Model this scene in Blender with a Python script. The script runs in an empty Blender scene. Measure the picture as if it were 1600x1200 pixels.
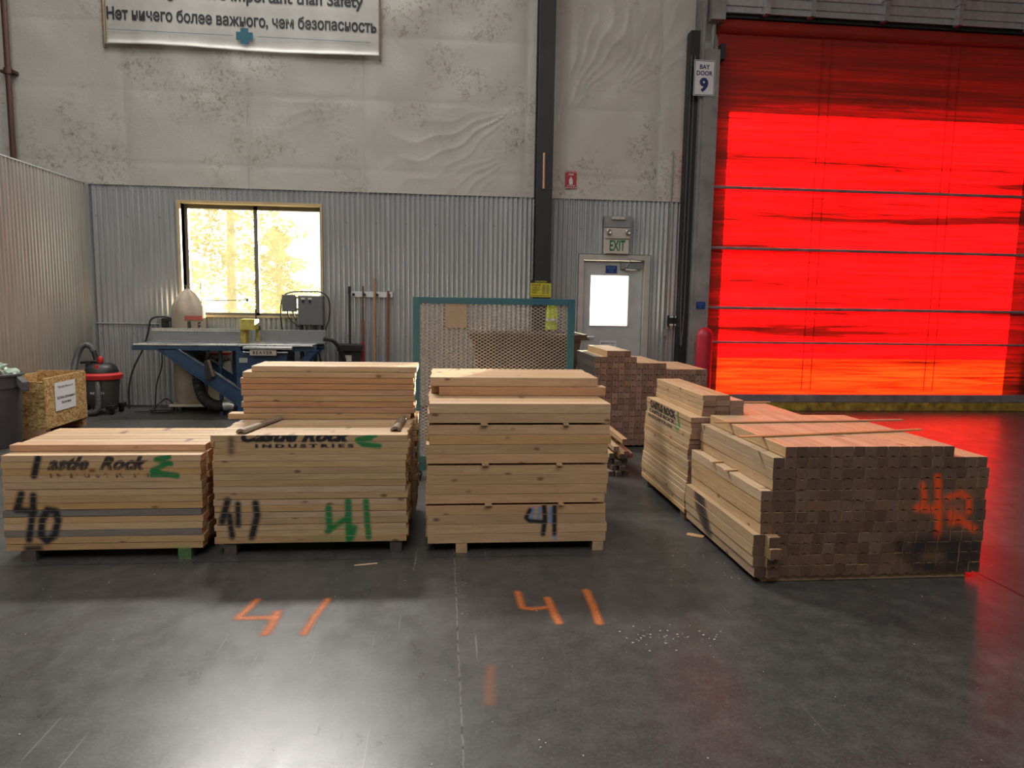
import bpy, bmesh, math, random
from mathutils import Vector, Matrix
from mathutils.bvhtree import BVHTree
random.seed(7)
C = bpy.context.scene.collection
SC = bpy.context.scene
R = math.radians

# ------------------------------------------------------------------ camera, sky, sun, lamps, exposure
cam = bpy.data.cameras.new('camera'); camo = bpy.data.objects.new('camera', cam); C.objects.link(camo)
cam.sensor_fit = 'HORIZONTAL'; cam.sensor_width = 36.0; cam.lens = 36.0 * 1100 / 1600
cam.clip_end = 200
_p, _y, _r = R(6.61), R(5.67), R(0.93)
_f = Vector((math.sin(_y) * math.cos(_p), math.cos(_y) * math.cos(_p), -math.sin(_p)))
_ri = Vector((math.cos(_y), -math.sin(_y), 0)); _d = _f.cross(_ri)
_r2 = _ri * math.cos(_r) - _d * math.sin(_r); _d2 = _ri * math.sin(_r) + _d * math.cos(_r)
_m = Matrix((_r2, -_d2, -_f)).transposed().to_4x4(); _m.translation = (0, 0, 1.5)
camo.matrix_world = _m
SC.camera = camo

W = bpy.data.worlds.new('world'); SC.world = W; W.use_nodes = True
W.node_tree.nodes['Background'].inputs[0].default_value = (0.93, 0.97, 1.0, 1)
W.node_tree.nodes['Background'].inputs[1].default_value = 2.6

SUN_DIR = Vector((-2.05, -4.5, -0.66)).normalized()
s = bpy.data.lights.new('sun', 'SUN'); s.energy = 58; s.angle = R(0.6); s.color = (1.0, 0.86, 0.62)
so = bpy.data.objects.new('sun', s); C.objects.link(so); so.rotation_euler = SUN_DIR.to_track_quat('-Z', 'Y').to_euler()

def area(name, loc, sx, sy, power, color=(1, 1, 1), aim=(0, 0, -1), portal=False):
    l = bpy.data.lights.new(name, 'AREA'); l.shape = 'RECTANGLE'; l.size = sx; l.size_y = sy; l.energy = power; l.color = color
    o = bpy.data.objects.new(name, l); C.objects.link(o); o.location = loc
    o.rotation_euler = Vector(aim).to_track_quat('-Z', 'Y').to_euler()
    if portal: l.cycles.is_portal = True
    return o
# high daylight inferred on the back wall; unseen roof areas added as fill light
area('clerestory_daylight', (-2.2, 9.9, 6.6), 2.6, 0.9, 1100, (1.0, 0.97, 0.91), (0.05, -0.95, -0.30))
area('roof_fill', (-3.0, 4.6, 8.6), 5.0, 3.0, 170, (1.0, 0.985, 0.95))
area('roof_fill', (2.5, -1.0, 8.6), 6.0, 2.5, 330, (1.0, 0.985, 0.95))
area('roof_fill', (-3.5, -5.0, 8.6), 7.0, 3.0, 500, (1.0, 0.985, 0.95))
for nm, loc, sx, sy in (('portal', (-2.58, 10.3, 2.01), 1.84, 1.5), ('portal', (2.37, 10.12, 1.55), 0.56, 0.72), ('portal', (6.28, 10.3, 2.15), 4.64, 4.2)):
    area(nm, loc, sx, sy, 1, aim=(0, -1, 0), portal=True)

SC.view_settings.view_transform = 'Standard'; SC.view_settings.look = 'None'
SC.view_settings.exposure = 0.0; SC.view_settings.gamma = 1.0; SC.view_settings.use_curve_mapping = False
cy = SC.cycles
cy.use_denoising = True; cy.max_bounces = 8; cy.diffuse_bounces = 5; cy.glossy_bounces = 4; cy.transmission_bounces = 6
cy.transparent_max_bounces = 16; cy.sample_clamp_indirect = 5.0; cy.caustics_reflective = False; cy.caustics_refractive = False

# ------------------------------------------------------------------ helpers
def setp(o, label=None, cat=None, group=None, kind=None):
    if label: o['label'] = label
    if cat: o['category'] = cat
    if group: o['group'] = group
    if kind: o['kind'] = kind
    return o

class MB:
    def __init__(s): s.v = []; s.f = []; s.mi = []
    def add(s, vs, fs, mi=0):
        n = len(s.v); s.v += [tuple(v) for v in vs]; s.f += [tuple(i + n for i in f) for f in fs]; s.mi += [mi] * len(fs); return s
    def box(s, a, b, mi=0, bev=0.0):
        x0, y0, z0 = a; x1, y1, z1 = b
        if bev <= 0:
            v = [(x0,y0,z0),(x1,y0,z0),(x1,y1,z0),(x0,y1,z0),(x0,y0,z1),(x1,y0,z1),(x1,y1,z1),(x0,y1,z1)]
            return s.add(v, [(0,3,2,1),(4,5,6,7),(0,1,5,4),(1,2,6,5),(2,3,7,6),(3,0,4,7)], mi)
        bm = bmesh.new(); bmesh.ops.create_cube(bm, size=1)
        for q in bm.verts: q.co = Vector(((x0+x1)/2+q.co.x*(x1-x0), (y0+y1)/2+q.co.y*(y1-y0), (z0+z1)/2+q.co.z*(z1-z0)))
        bmesh.ops.bevel(bm, geom=list(bm.edges), offset=bev, segments=2, affect='EDGES', profile=0.6)
        bm.verts.ensure_lookup_table()
        s.add([q.co for q in bm.verts], [[q.index for q in f.verts] for f in bm.faces], mi); bm.free(); return s
    def prism(s, pts, axis, a, b, mi=0):
        # pts: 2D outline; axis 'x','y','z' is the extrusion axis from a to b
        def P(p, t):
            return {'x': (t, p[0], p[1]), 'y': (p[0], t, p[1]), 'z': (p[0], p[1], t)}[axis]
        n = len(pts); v = [P(p, a) for p in pts] + [P(p, b) for p in pts]
        f = [tuple(range(n))[::-1], tuple(range(n, 2*n))] + [(i, (i+1) % n, n+(i+1) % n, n+i) for i in range(n)]
        return s.add(v, f, mi)
    def tube(s, path, r, n=10, mi=0, cap=True):
        pts = [Vector(p) for p in path]; m = len(pts)
        rs = r if isinstance(r, (list, tuple)) else [r] * m
        t0 = (pts[1] - pts[0]).normalized(); up = Vector((0, 0, 1)) if abs(t0.z) < 0.9 else Vector((1, 0, 0))
        u = t0.cross(up).normalized(); vs = []; 
        for i in range(m):
            t = (pts[min(i+1, m-1)] - pts[max(i-1, 0)]).normalized()
            u = (u - t * u.dot(t)).normalized(); w = t.cross(u)
            for k in range(n):
                a = 2*math.pi*k/n; vs.append(pts[i] + (u*math.cos(a) + w*math.sin(a)) * rs[i])
        fs = [(i*n+k, i*n+(k+1) % n, (i+1)*n+(k+1) % n, (i+1)*n+k) for i in range(m-1) for k in range(n)]
        if cap: fs += [tuple(range(n))[::-1], tuple(range((m-1)*n, m*n))]
        return s.add(vs, fs, mi)
    def lathe(s, prof, c=(0, 0, 0), n=32, mi=0, sx=1, sy=1, cap=True):
        vs = []; m = len(prof)
        for r, z in prof:
            for k in range(n):
                a = 2*math.pi*k/n; vs.append((c[0]+r*sx*math.cos(a), c[1]+r*sy*math.sin(a), c[2]+z))
        fs = [(i*n+k, i*n+(k+1) % n, (i+1)*n+(k+1) % n, (i+1)*n+k) for i in range(m-1) for k in range(n)]
        if cap: fs += [tuple(range(n))[::-1], tuple(range((m-1)*n, m*n))]
        return s.add(vs, fs, mi)
    def grid(s, fn, nu, nv, mi=0):
        vs = [fn(i/nu, j/nv) for j in range(nv+1) for i in range(nu+1)]
        fs = [(j*(nu+1)+i, j*(nu+1)+i+1, (j+1)*(nu+1)+i+1, (j+1)*(nu+1)+i) for j in range(nv) for i in range(nu)]
        return s.add(vs, fs, mi)
    def mesh(s, name, mats, smooth=False, ang=40):
        me = bpy.data.meshes.new(name); me.from_pydata(s.v, [], s.f)
        for m in (mats if isinstance(mats, (list, tuple)) else [mats]): me.materials.append(m)
        me.polygons.foreach_set('material_index', s.mi)
        if smooth:
            me.polygons.foreach_set('use_smooth', [True]*len(s.f))
            me.set_sharp_from_angle(angle=R(ang))
        me.update(); return me
    def build(s, name, mats, parent=None, smooth=False, loc=None, rot=None):
        o = bpy.data.objects.new(name, s.mesh(name, mats, smooth)); C.objects.link(o)
        if parent: o.parent = parent
        if loc: o.location = loc
        if rot: o.rotation_euler = rot
        return o

def bez(pts, n=8):
    """smooth path through points (Catmull-Rom)"""
    P = [Vector(p) for p in pts]; P = [2*P[0]-P[1]] + P + [2*P[-1]-P[-2]]; out = []
    for i in range(1, len(P)-2):
        for k in range(n):
            t = k/n; a, b, c, d = P[i-1], P[i], P[i+1], P[i+2]
            out.append(0.5*((2*b) + (c-a)*t + (2*a-5*b+4*c-d)*t*t + (3*b-a-3*c+d)*t**3))
    out.append(P[-2]); return out

def empty(name, loc=(0, 0, 0), rz=0, label=None, cat=None, group=None):
    o = bpy.data.objects.new(name, None); C.objects.link(o); o.location = loc; o.rotation_euler = (0, 0, rz); o.empty_display_size = 0.1
    return setp(o, label, cat, group)

def text_mesh(body, w=None, h=None, extrude=0.0005, bold=0.0, shear=0.0, spacing=1.0, align='LEFT', line=1.0):
    cu = bpy.data.curves.new('t', 'FONT'); cu.body = body; cu.size = 1; cu.extrude = 0; cu.offset = bold; cu.shear = shear
    cu.space_character = spacing; cu.align_x = align; cu.resolution_u = 3; cu.space_line = line
    o = bpy.data.objects.new('t', cu); C.objects.link(o); bpy.context.view_layer.update()
    dg = bpy.context.evaluated_depsgraph_get(); me = bpy.data.meshes.new_from_object(o.evaluated_get(dg))
    v = [tuple(p.co) for p in me.vertices]; f = [tuple(p.vertices) for p in me.polygons]
    bpy.data.objects.remove(o); bpy.data.curves.remove(cu); bpy.data.meshes.remove(me)
    x0 = min(p[0] for p in v); x1 = max(p[0] for p in v); y0 = min(p[1] for p in v); y1 = max(p[1] for p in v)
    sx = (w/(x1-x0)) if w else None; sy = (h/(y1-y0)) if h else None
    if sx is None: sx = sy
    if sy is None: sy = sx
    return [((p[0]-x0)*sx, (p[1]-y0)*sy) for p in v], f

def lettering(parent, body, x, y, z, w, h, mat, name='lettering', frame='y', depth=0.0015, **k):
    """flat raised letters on a face looking to -y (frame 'y') or +x (frame 'x'); (x,y,z) is the lower left corner of the words"""
    v, f = text_mesh(body, w, h, **k)
    b = MB()
    if frame == 'y': b.add([(x+p[0], y-depth, z+p[1]) for p in v], f)
    else: b.add([(x+depth, y+p[0], z+p[1]) for p in v], f)
    return b.build(name, mat, parent)

ORD = 'first second third fourth fifth sixth seventh eighth ninth tenth eleventh twelfth thirteenth fourteenth fifteenth sixteenth seventeenth eighteenth nineteenth twentieth twenty-first twenty-second twenty-third twenty-fourth twenty-fifth twenty-sixth'.split()

# ------------------------------------------------------------------ materials
class NT:
    def __init__(s, name):
        s.m = bpy.data.materials.new(name); s.m.use_nodes = True; s.t = s.m.node_tree; s.n = s.t.nodes; s.l = s.t.links
        s.p = s.n['Principled BSDF']; s.out = s.n['Material Output']
    def node(s, kind, **kw):
        n = s.n.new(kind)
        for k, v in kw.items():
            if k.startswith('i_'):
                key = k[2:]; key = int(key) if key.isdigit() else key
                if hasattr(v, 'is_linked') or isinstance(v, bpy.types.NodeSocket): s.l.new(v, n.inputs[key])
                else: n.inputs[key].default_value = v
            else: setattr(n, k, v)
        return n
    def link(s, a, b): s.l.new(a, b)
    def coords(s, scale=(1, 1, 1), kind='Object', loc=(0, 0, 0), vec=None):
        src = vec or s.node('ShaderNodeTexCoord').outputs[kind]
        mp = s.node('ShaderNodeMapping'); s.link(src, mp.inputs[0]); mp.inputs['Scale'].default_value = scale; mp.inputs['Location'].default_value = loc
        return mp.outputs[0]
    def noise(s, vec, scale=5, detail=4, rough=0.55, dist=0.0):
        n = s.node('ShaderNodeTexNoise'); s.link(vec, n.inputs['Vector']); n.inputs['Scale'].default_value = scale
        n.inputs['Detail'].default_value = detail; n.inputs['Roughness'].default_value = rough; n.inputs['Distortion'].default_value = dist
        return n.outputs['Fac']
    def ramp(s, fac, stops, interp='LINEAR'):
        r = s.node('ShaderNodeValToRGB'); s.link(fac, r.inputs[0]); r.color_ramp.interpolation = interp
        while len(r.color_ramp.elements) < len(stops): r.color_ramp.elements.new(0.5)
        for e, (p, c) in zip(r.color_ramp.elements, stops):
            e.position = p; e.color = (c, c, c, 1) if not isinstance(c, (tuple, list)) else (*c, 1)
        return r.outputs[0]
    def mix(s, fac, a, b, blend='MIX'):
        m = s.node('ShaderNodeMix', data_type='RGBA', blend_type=blend)
        for v, i in ((fac, 0), (a, 6), (b, 7)):
            if isinstance(v, bpy.types.NodeSocket): s.link(v, m.inputs[i])
            elif i == 0: m.inputs[0].default_value = v
            else: m.inputs[i].default_value = (*v, 1) if len(v) == 3 else v
        return m.outputs[2]
    def math(s, op, a, b=None):
        m = s.node('ShaderNodeMath', operation=op)
        for v, i in ((a, 0), (b, 1)):
            if v is None: continue
            if isinstance(v, bpy.types.NodeSocket): s.link(v, m.inputs[i])
            else: m.inputs[i].default_value = v
        return m.outputs[0]
    def base(s, c):
        if isinstance(c, bpy.types.NodeSocket): s.link(c, s.p.inputs['Base Color'])
        else: s.p.inputs['Base Color'].default_value = (*c, 1)
    def rough(s, c):
        if isinstance(c, bpy.types.NodeSocket): s.link(c, s.p.inputs['Roughness'])
        else: s.p.inputs['Roughness'].default_value = c
    def bump(s, h, strength=0.2, dist=0.01):
        b = s.node('ShaderNodeBump'); s.link(h, b.inputs['Height']); b.inputs['Strength'].default_value = strength; b.inputs['Distance'].default_value = dist
        s.link(b.outputs[0], s.p.inputs['Normal'])

def plain(name, col, rough=0.5, metal=0.0, var=0.12, scale=6.0, bump=0.0):
    t = NT(name); v = t.coords(); n = t.noise(v, scale, 5)
    lo = tuple(c*(1-var) for c in col); hi = tuple(min(1, c*(1+var)) for c in col)
    t.base(t.ramp(n, [(0.3, lo), (0.7, hi)])); t.rough(t.ramp(n, [(0.2, max(0.03, rough-0.08)), (0.8, min(1, rough+0.08))])); t.p.inputs['Metallic'].default_value = metal
    if bump: t.bump(t.noise(v, scale*12, 3), bump, 0.004)
    return t.m

def wood(name, lo, hi, knot=(0.12, 0.05, 0.02), knots=1.0, dark=0.25, rough=0.5, paint=False, spread=0.24):
    """sawn timber; grain runs along the local x axis, each piece gets its own shade"""
    t = NT(name); info = t.node('ShaderNodeObjectInfo'); rnd = info.outputs['Random']
    tc = t.node('ShaderNodeTexCoord').outputs['Object']
    off = t.node('ShaderNodeCombineXYZ'); t.link(t.math('MULTIPLY', rnd, 37.0), off.inputs[0]); t.link(t.math('MULTIPLY', rnd, 91.0), off.inputs[1]); t.link(t.math('MULTIPLY', rnd, 53.0), off.inputs[2])
    va = t.node('ShaderNodeVectorMath', operation='ADD'); t.link(tc, va.inputs[0]); t.link(off.outputs[0], va.inputs[1]); v0 = va.outputs[0]
    g = t.noise(t.coords((1.2, 30, 30), vec=v0), 2.2, 6, 0.6, 0.6)
    g2 = t.noise(t.coords((2.5, 90, 90), vec=v0), 3.0, 3, 0.6)
    big = t.noise(t.coords((1.5, 3, 3), vec=v0), 2.0, 3)
    c = t.ramp(g, [(0.25, lo), (0.75, hi)])
    c = t.mix(t.math('MULTIPLY', t.ramp(g2, [(0.42, 0.0), (0.70, 1.0)]), 0.5), c, tuple(x*0.62 for x in lo))
    c = t.mix(t.ramp(big, [(0.45, 0.0), (0.8, dark)]), c, tuple(x*0.5 for x in lo))
    if knots > 0:
        vo = t.node('ShaderNodeTexVoronoi', feature='F1'); t.link(t.coords((7.0, 2.2, 14), vec=v0), vo.inputs['Vector']); vo.inputs['Scale'].default_value = 1.0
        k = t.ramp(vo.outputs['Distance'], [(0.08, 1.0), (0.20, 0.0)])
        sep = t.node('ShaderNodeSeparateColor'); t.link(vo.outputs['Color'], sep.inputs[0])
        k = t.math('MULTIPLY', k, t.math('GREATER_THAN', sep.outputs[0], 1-0.5*knots))
        c = t.mix(t.math('MULTIPLY', k, 0.85), c, knot)
    val = t.node('ShaderNodeHueSaturation'); t.link(c, val.inputs['Color'])
    t.link(t.math('ADD', t.math('MULTIPLY', rnd, spread), 1-spread/2), val.inputs['Value'])
    r2 = t.math('FRACT', t.math('MULTIPLY', rnd, 7.31)); t.link(t.math('ADD', t.math('MULTIPLY', r2, 0.2), 0.82), val.inputs['Saturation'])
    c = val.outputs[0]; t.rough(rough)
    if paint:
        a = t.node('ShaderNodeAttribute', attribute_name='paint')
        c = t.mix(a.outputs['Alpha'], c, a.outputs['Color'])
    t.base(c); t.bump(g, 0.25, 0.004); t.p.inputs['Specular IOR Level'].default_value = 0.5
    return t.m

M = {}
PINE = dict(lo=(0.46, 0.26, 0.105), hi=(0.60, 0.38, 0.18))
M['pine'] = wood('pine wood', **PINE); M['pine_p'] = wood('pine wood with spray paint', paint=True, knots=0.5, **PINE)
M['knotty'] = wood('knotty pine wood', (0.45, 0.25, 0.105), (0.58, 0.36, 0.17), knots=1.7); M['knotty_p'] = wood('knotty pine wood with spray paint', (0.45, 0.25, 0.105), (0.58, 0.36, 0.17), knots=1.0, paint=True)
M['tan'] = wood('tan sawn wood', (0.42, 0.25, 0.115), (0.56, 0.38, 0.20), knots=0.8); M['tan_p'] = wood('tan sawn wood with spray paint', (0.42, 0.25, 0.115), (0.56, 0.38, 0.20), knots=0.5, paint=True)
M['grey'] = wood('weathered grey wood', (0.17, 0.15, 0.125), (0.27, 0.235, 0.20), knots=0.5); M['grey_p'] = wood('weathered grey wood with spray paint', (0.17, 0.15, 0.125), (0.27, 0.235, 0.20), knots=0.3, paint=True)
M['red'] = wood('reddish pine wood', (0.42, 0.20, 0.085), (0.60, 0.33, 0.15), knots=0.8)
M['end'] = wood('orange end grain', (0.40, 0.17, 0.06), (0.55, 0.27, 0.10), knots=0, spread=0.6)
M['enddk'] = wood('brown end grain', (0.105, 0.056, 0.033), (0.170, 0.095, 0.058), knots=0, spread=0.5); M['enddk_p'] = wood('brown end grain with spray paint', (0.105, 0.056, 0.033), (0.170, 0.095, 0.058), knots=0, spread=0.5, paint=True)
M['endmid'] = wood('red brown end grain', (0.22, 0.115, 0.075), (0.32, 0.175, 0.115), knots=0, spread=0.5)
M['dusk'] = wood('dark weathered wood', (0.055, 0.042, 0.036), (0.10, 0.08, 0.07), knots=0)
M['bark'] = wood('barky grey brown wood', (0.12, 0.08, 0.05), (0.34, 0.26, 0.17), knots=0)
M['steel'] = plain('grey painted steel', (0.27, 0.28, 0.29), 0.5); M['dksteel'] = plain('dark charcoal steel', (0.018, 0.019, 0.021), 0.5)
M['black'] = plain('black plastic', (0.012, 0.012, 0.013), 0.45); M['rubber'] = plain('black rubber', (0.02, 0.02, 0.021), 0.6)
M['greyhose'] = plain('grey plastic hose', (0.10, 0.10, 0.10), 0.45); M['drum'] = plain('grey vacuum drum', (0.085, 0.082, 0.075), 0.4)
M['redpl'] = plain('red plastic', (0.55, 0.03, 0.03), 0.4); M['bollard'] = plain('faded red sleeve', (0.42, 0.012, 0.03), 0.45)
M['blue'] = plain('dark blue machine paint', (0.018, 0.048, 0.11), 0.42, 0.0, 0.25, 9); M['alu'] = plain('brushed aluminium', (0.55, 0.56, 0.57), 0.35, 0.85)
M['table'] = plain('worn bright steel table', (0.62, 0.63, 0.63), 0.28, 0.9); M['fence'] = plain('grey fence extrusion', (0.23, 0.24, 0.25), 0.5)
M['yellow'] = plain('chipped yellow paint', (0.58, 0.47, 0.10), 0.55, 0, 0.35, 14); M['ctrl'] = plain('grey enclosure paint', (0.155, 0.16, 0.165), 0.5, 0, 0.06)
M['cream'] = plain('cream sheet metal', (0.52, 0.47, 0.36), 0.45); M['bag'] = plain('beige filter cloth', (0.40, 0.33, 0.26), 0.9, 0, 0.15, 5, 0.15)
M['white'] = plain('white sign enamel', (0.74, 0.74, 0.74), 0.45, 0, 0.04); M['paper'] = plain('white paper', (0.78, 0.77, 0.78), 0.8, 0, 0.03)
M['navy'] = plain('navy ink', (0.012, 0.025, 0.13), 0.5); M['ink'] = plain('black ink', (0.02, 0.022, 0.03), 0.6); M['greenink'] = plain('green exit letters', (0.0, 0.16, 0.06), 0.45)
M['bluesign'] = plain('blue placard', (0.012, 0.05, 0.22), 0.4); M['ltblue'] = plain('pale blue ink', (0.12, 0.3, 0.6), 0.5); M['signred'] = plain('red sign enamel', (0.42, 0.02, 0.025), 0.45)
M['cautiony'] = plain('yellow sign enamel', (0.62, 0.55, 0.03), 0.45, 0, 0.05); M['teal'] = plain('teal blue ink', (0.035, 0.16, 0.24), 0.6)
M['frame'] = plain('beige door frame paint', (0.52, 0.50, 0.45), 0.5); M['door'] = plain('grey door paint', (0.52, 0.525, 0.52), 0.45, 0, 0.08)
M['exitcase'] = plain('aged cream plastic', (0.60, 0.56, 0.48), 0.5, 0, 0.08); M['winwood'] = plain('pale pine window lining', (0.62, 0.47, 0.26), 0.6); M['winmetal'] = plain('taupe window sash', (0.20, 0.175, 0.145), 0.45)
M['bin'] = plain('brown plastic bin', (0.045, 0.028, 0.024), 0.5); M['can'] = plain('dark grey bin plastic', (0.075, 0.072, 0.078), 0.5, 0, 0.08)
M['vest'] = plain('lime safety vest cloth', (0.55, 0.70, 0.02), 0.7); M['card'] = plain('tan cardboard', (0.55, 0.36, 0.22), 0.85); M['bagplastic'] = plain('greenish clear plastic wrap', (0.30, 0.38, 0.31), 0.3)
M['rust'] = plain('rusty brown pipe', (0.075, 0.03, 0.022), 0.5); M['conduit'] = plain('grey conduit', (0.30, 0.31, 0.30), 0.4, 0.5)
M['jamb'] = plain('grimy grey door track', (0.27, 0.265, 0.255), 0.5, 0.0, 0.25, 4); M['handlewood'] = plain('worn wooden handle', (0.42, 0.25, 0.13), 0.6); M['handlered'] = plain('red brown handle', (0.24, 0.09, 0.05), 0.55); M['handledk'] = plain('dirty dark handle', (0.10, 0.075, 0.045), 0.6)
M['rail'] = plain('grimy aluminium door rail', (0.24, 0.22, 0.23), 0.5, 0.2, 0.3, 6); M['yellowedge'] = plain('scuffed yellow threshold', (0.36, 0.24, 0.035), 0.6, 0, 0.6, 9)
M['hall'] = plain('hall lining', (0.46, 0.45, 0.43), 0.8); M['asphalt'] = plain('outdoor concrete', (0.34, 0.33, 0.31), 0.9); M['bark2'] = plain('tree bark', (0.10, 0.075, 0.055), 0.9)

def leafmat():
    t = NT('olive foliage'); n = t.noise(t.coords(), 2.5, 4); t.base(t.ramp(n, [(0.3, (0.05, 0.052, 0.02)), (0.7, (0.12, 0.115, 0.045))])); t.rough(0.8)
    tr = t.node('ShaderNodeBsdfTranslucent'); t.link(t.ramp(n, [(0.3, (0.05, 0.05, 0.014)), (0.7, (0.13, 0.12, 0.04))]), tr.inputs[0]); mx = t.node('ShaderNodeMixShader'); mx.inputs[0].default_value = 0.5
    t.link(t.p.outputs[0], mx.inputs[1]); t.link(tr.outputs[0], mx.inputs[2]); t.link(mx.outputs[0], t.out.inputs[0]); return t.m
M['leaf'] = leafmat()
def panelgreen():
    t = NT('teal green chipped frame paint'); v = t.coords(); n = t.noise(v, 1.6, 4); n2 = t.noise(v, 14, 5)
    c = t.ramp(n, [(0.35, (0.055, 0.17, 0.15)), (0.65, (0.02, 0.10, 0.16))]); c = t.mix(t.ramp(n2, [(0.66, 0.0), (0.72, 1.0)]), c, (0.20, 0.07, 0.03))
    t.base(c); t.rough(0.5); return t.m
M['panel'] = panelgreen()
M['mesh'] = plain('grey brown expanded steel', (0.44, 0.37, 0.28), 0.5, 0.1)

def osb():
    t = NT('oriented strand board'); v = t.coords((34, 48, 62)); vo = t.node('ShaderNodeTexVoronoi', feature='F1'); t.link(v, vo.inputs['Vector'])
    vo.inputs['Scale'].default_value = 1.0; sep = t.node('ShaderNodeSeparateColor'); t.link(vo.outputs['Color'], sep.inputs[0])
    n = t.noise(t.coords((8, 8, 40)), 3, 4, 0.6, 1.5)
    c = t.ramp(sep.outputs[0], [(0.0, (0.24, 0.115, 0.03)), (0.35, (0.50, 0.30, 0.105)), (0.7, (0.60, 0.39, 0.155)), (1.0, (0.74, 0.54, 0.27))])
    c = t.mix(t.ramp(n, [(0.45, 0.0), (0.7, 0.6)]), c, (0.24, 0.11, 0.03)); t.base(c); t.rough(0.65); t.bump(sep.outputs[1], 0.3, 0.004); return t.m
M['osb'] = osb()

def floor_mat():
    t = NT('polished dark concrete'); v = t.coords(kind='Object')
    n = t.noise(v, 0.55, 6, 0.6, 0.4); f = t.noise(v, 9, 6, 0.65); st = t.noise(t.coords((2.4, 0.7, 1)), 2.2, 6, 0.65, 1.2)
    c = t.ramp(n, [(0.3, (0.033, 0.033, 0.032)), (0.7, (0.066, 0.064, 0.061))])
    c = t.mix(t.ramp(f, [(0.42, 0.0), (0.8, 0.45)]), c, (0.13, 0.125, 0.115)); c = t.mix(t.ramp(st, [(0.55, 0.0), (0.78, 0.4)]), c, (0.025, 0.023, 0.022))
    gr = t.noise(v, 75, 4, 0.75); c = t.mix(t.ramp(gr, [(0.50, 0.0), (0.78, 0.6)]), c, (0.14, 0.135, 0.125)); c = t.mix(t.ramp(t.noise(v, 38, 5, 0.8), [(0.28, 0.6), (0.48, 0.0)]), c, (0.018, 0.017, 0.016))
    # scratches: thin stretched noise
    sc = t.noise(t.coords((55, 1.1, 1)), 1.0, 2, 0.4); s1 = t.ramp(sc, [(0.735, 0.0), (0.745, 0.5)]); c = t.mix(s1, c, (0.19, 0.19, 0.185))
    sep = t.node('ShaderNodeSeparateXYZ'); t.link(v, sep.inputs[0]); X = t.math('ADD', sep.outputs[0], t.math('MULTIPLY', t.math('SUBTRACT', t.noise(v, 22, 4, 0.7), 0.5), 0.016)); Y = sep.outputs[1]
    def line(coord, at, w): return t.math('LESS_THAN', t.math('ABSOLUTE', t.math('SUBTRACT', coord, at)), w)
    j = line(X, 0.074, 0.0034); dk = t.math('MAXIMUM', line(X, 3.06, 0.008), t.math('MAXIMUM', line(X, -2.95, 0.006), t.math('MAXIMUM', line(Y, 4.02, 0.003), line(Y, 7.9, 0.006))))
    c = t.mix(dk, c, (0.010, 0.010, 0.010))
    jn = t.ramp(t.noise(v, 14, 3), [(0.5, 0.0), (0.6, 1.0)]); c = t.mix(j, c, t.mix(jn, (0.13, 0.125, 0.115), (0.02, 0.02, 0.019)))
    t.base(c); t.rough(t.ramp(t.noise(t.coords((1.5, 0.8, 1)), 2.5, 6, 0.65), [(0.3, 0.25), (0.7, 0.39)]))
    t.p.inputs['Specular IOR Level'].default_value = 0.42; t.bump(gr, 0.10, 0.003); return t.m
M['floor'] = floor_mat()

def galv(name, col=(0.66, 0.695, 0.72), rough=0.29, metal=0.62):
    t = NT(name); v = t.coords(); n = t.noise(t.coords((9, 9, 0.6)), 2, 5, 0.6)
    t.base(t.ramp(n, [(0.3, tuple(c*0.78 for c in col)), (0.7, col)])); t.p.inputs['Metallic'].default_value = metal
    t.rough(rough); return t.m
M['galv'] = galv('galvanised corrugated steel'); M['galvp'] = galv('bright galvanised corrugated steel', (0.68, 0.69, 0.62), 0.28, 0.72)

def plastic_sheet():
    t = NT('white insulation facing'); v = t.coords()
    n = t.noise(v, 0.9, 5, 0.6, 0.5); d1 = t.noise(t.coords((1, 1, 1), loc=(3, 0, 5)), 1.35, 3, 0.5); d2 = t.noise(v, 16, 6, 0.75, 0.8)
    c = t.ramp(n, [(0.3, (0.53, 0.505, 0.46)), (0.7, (0.63, 0.61, 0.57))])
    patch = t.math('MULTIPLY', t.ramp(d1, [(0.52, 0.0), (0.62, 1.0)]), t.ramp(d2, [(0.50, 0.0), (0.66, 0.8)]))
    c = t.mix(patch, c, (0.23, 0.17, 0.095))
    sep = t.node('ShaderNodeSeparateXYZ'); t.link(v, sep.inputs[0])
    low = t.ramp(t.math('ADD', sep.outputs[2], t.math('MULTIPLY', n, 0.5)), [(0.0, 0.0), (1.0, 0.0)])
    t.base(c); t.rough(0.5); t.bump(t.noise(t.coords((1, 1, 1.6)), 16, 6, 0.68, 1.2), 0.32, 0.02); return t.m
M['sheet'] = plastic_sheet()

def vinyl():
    t = NT('grubby white vinyl'); v = t.coords(); n = t.noise(v, 3, 6, 0.65); sep = t.node('ShaderNodeSeparateXYZ'); t.link(v, sep.inputs[0])
    c = t.ramp(n, [(0.3, (0.50, 0.48, 0.44)), (0.7, (0.60, 0.59, 0.56))])
    c = t.mix(t.ramp(t.noise(t.coords((4, 1, 9)), 1.5, 6, 0.7), [(0.62, 0.0), (0.75, 0.5)]), c, (0.30, 0.22, 0.13)); t.base(c); t.rough(0.45); return t.m
M['vinyl'] = vinyl()

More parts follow.
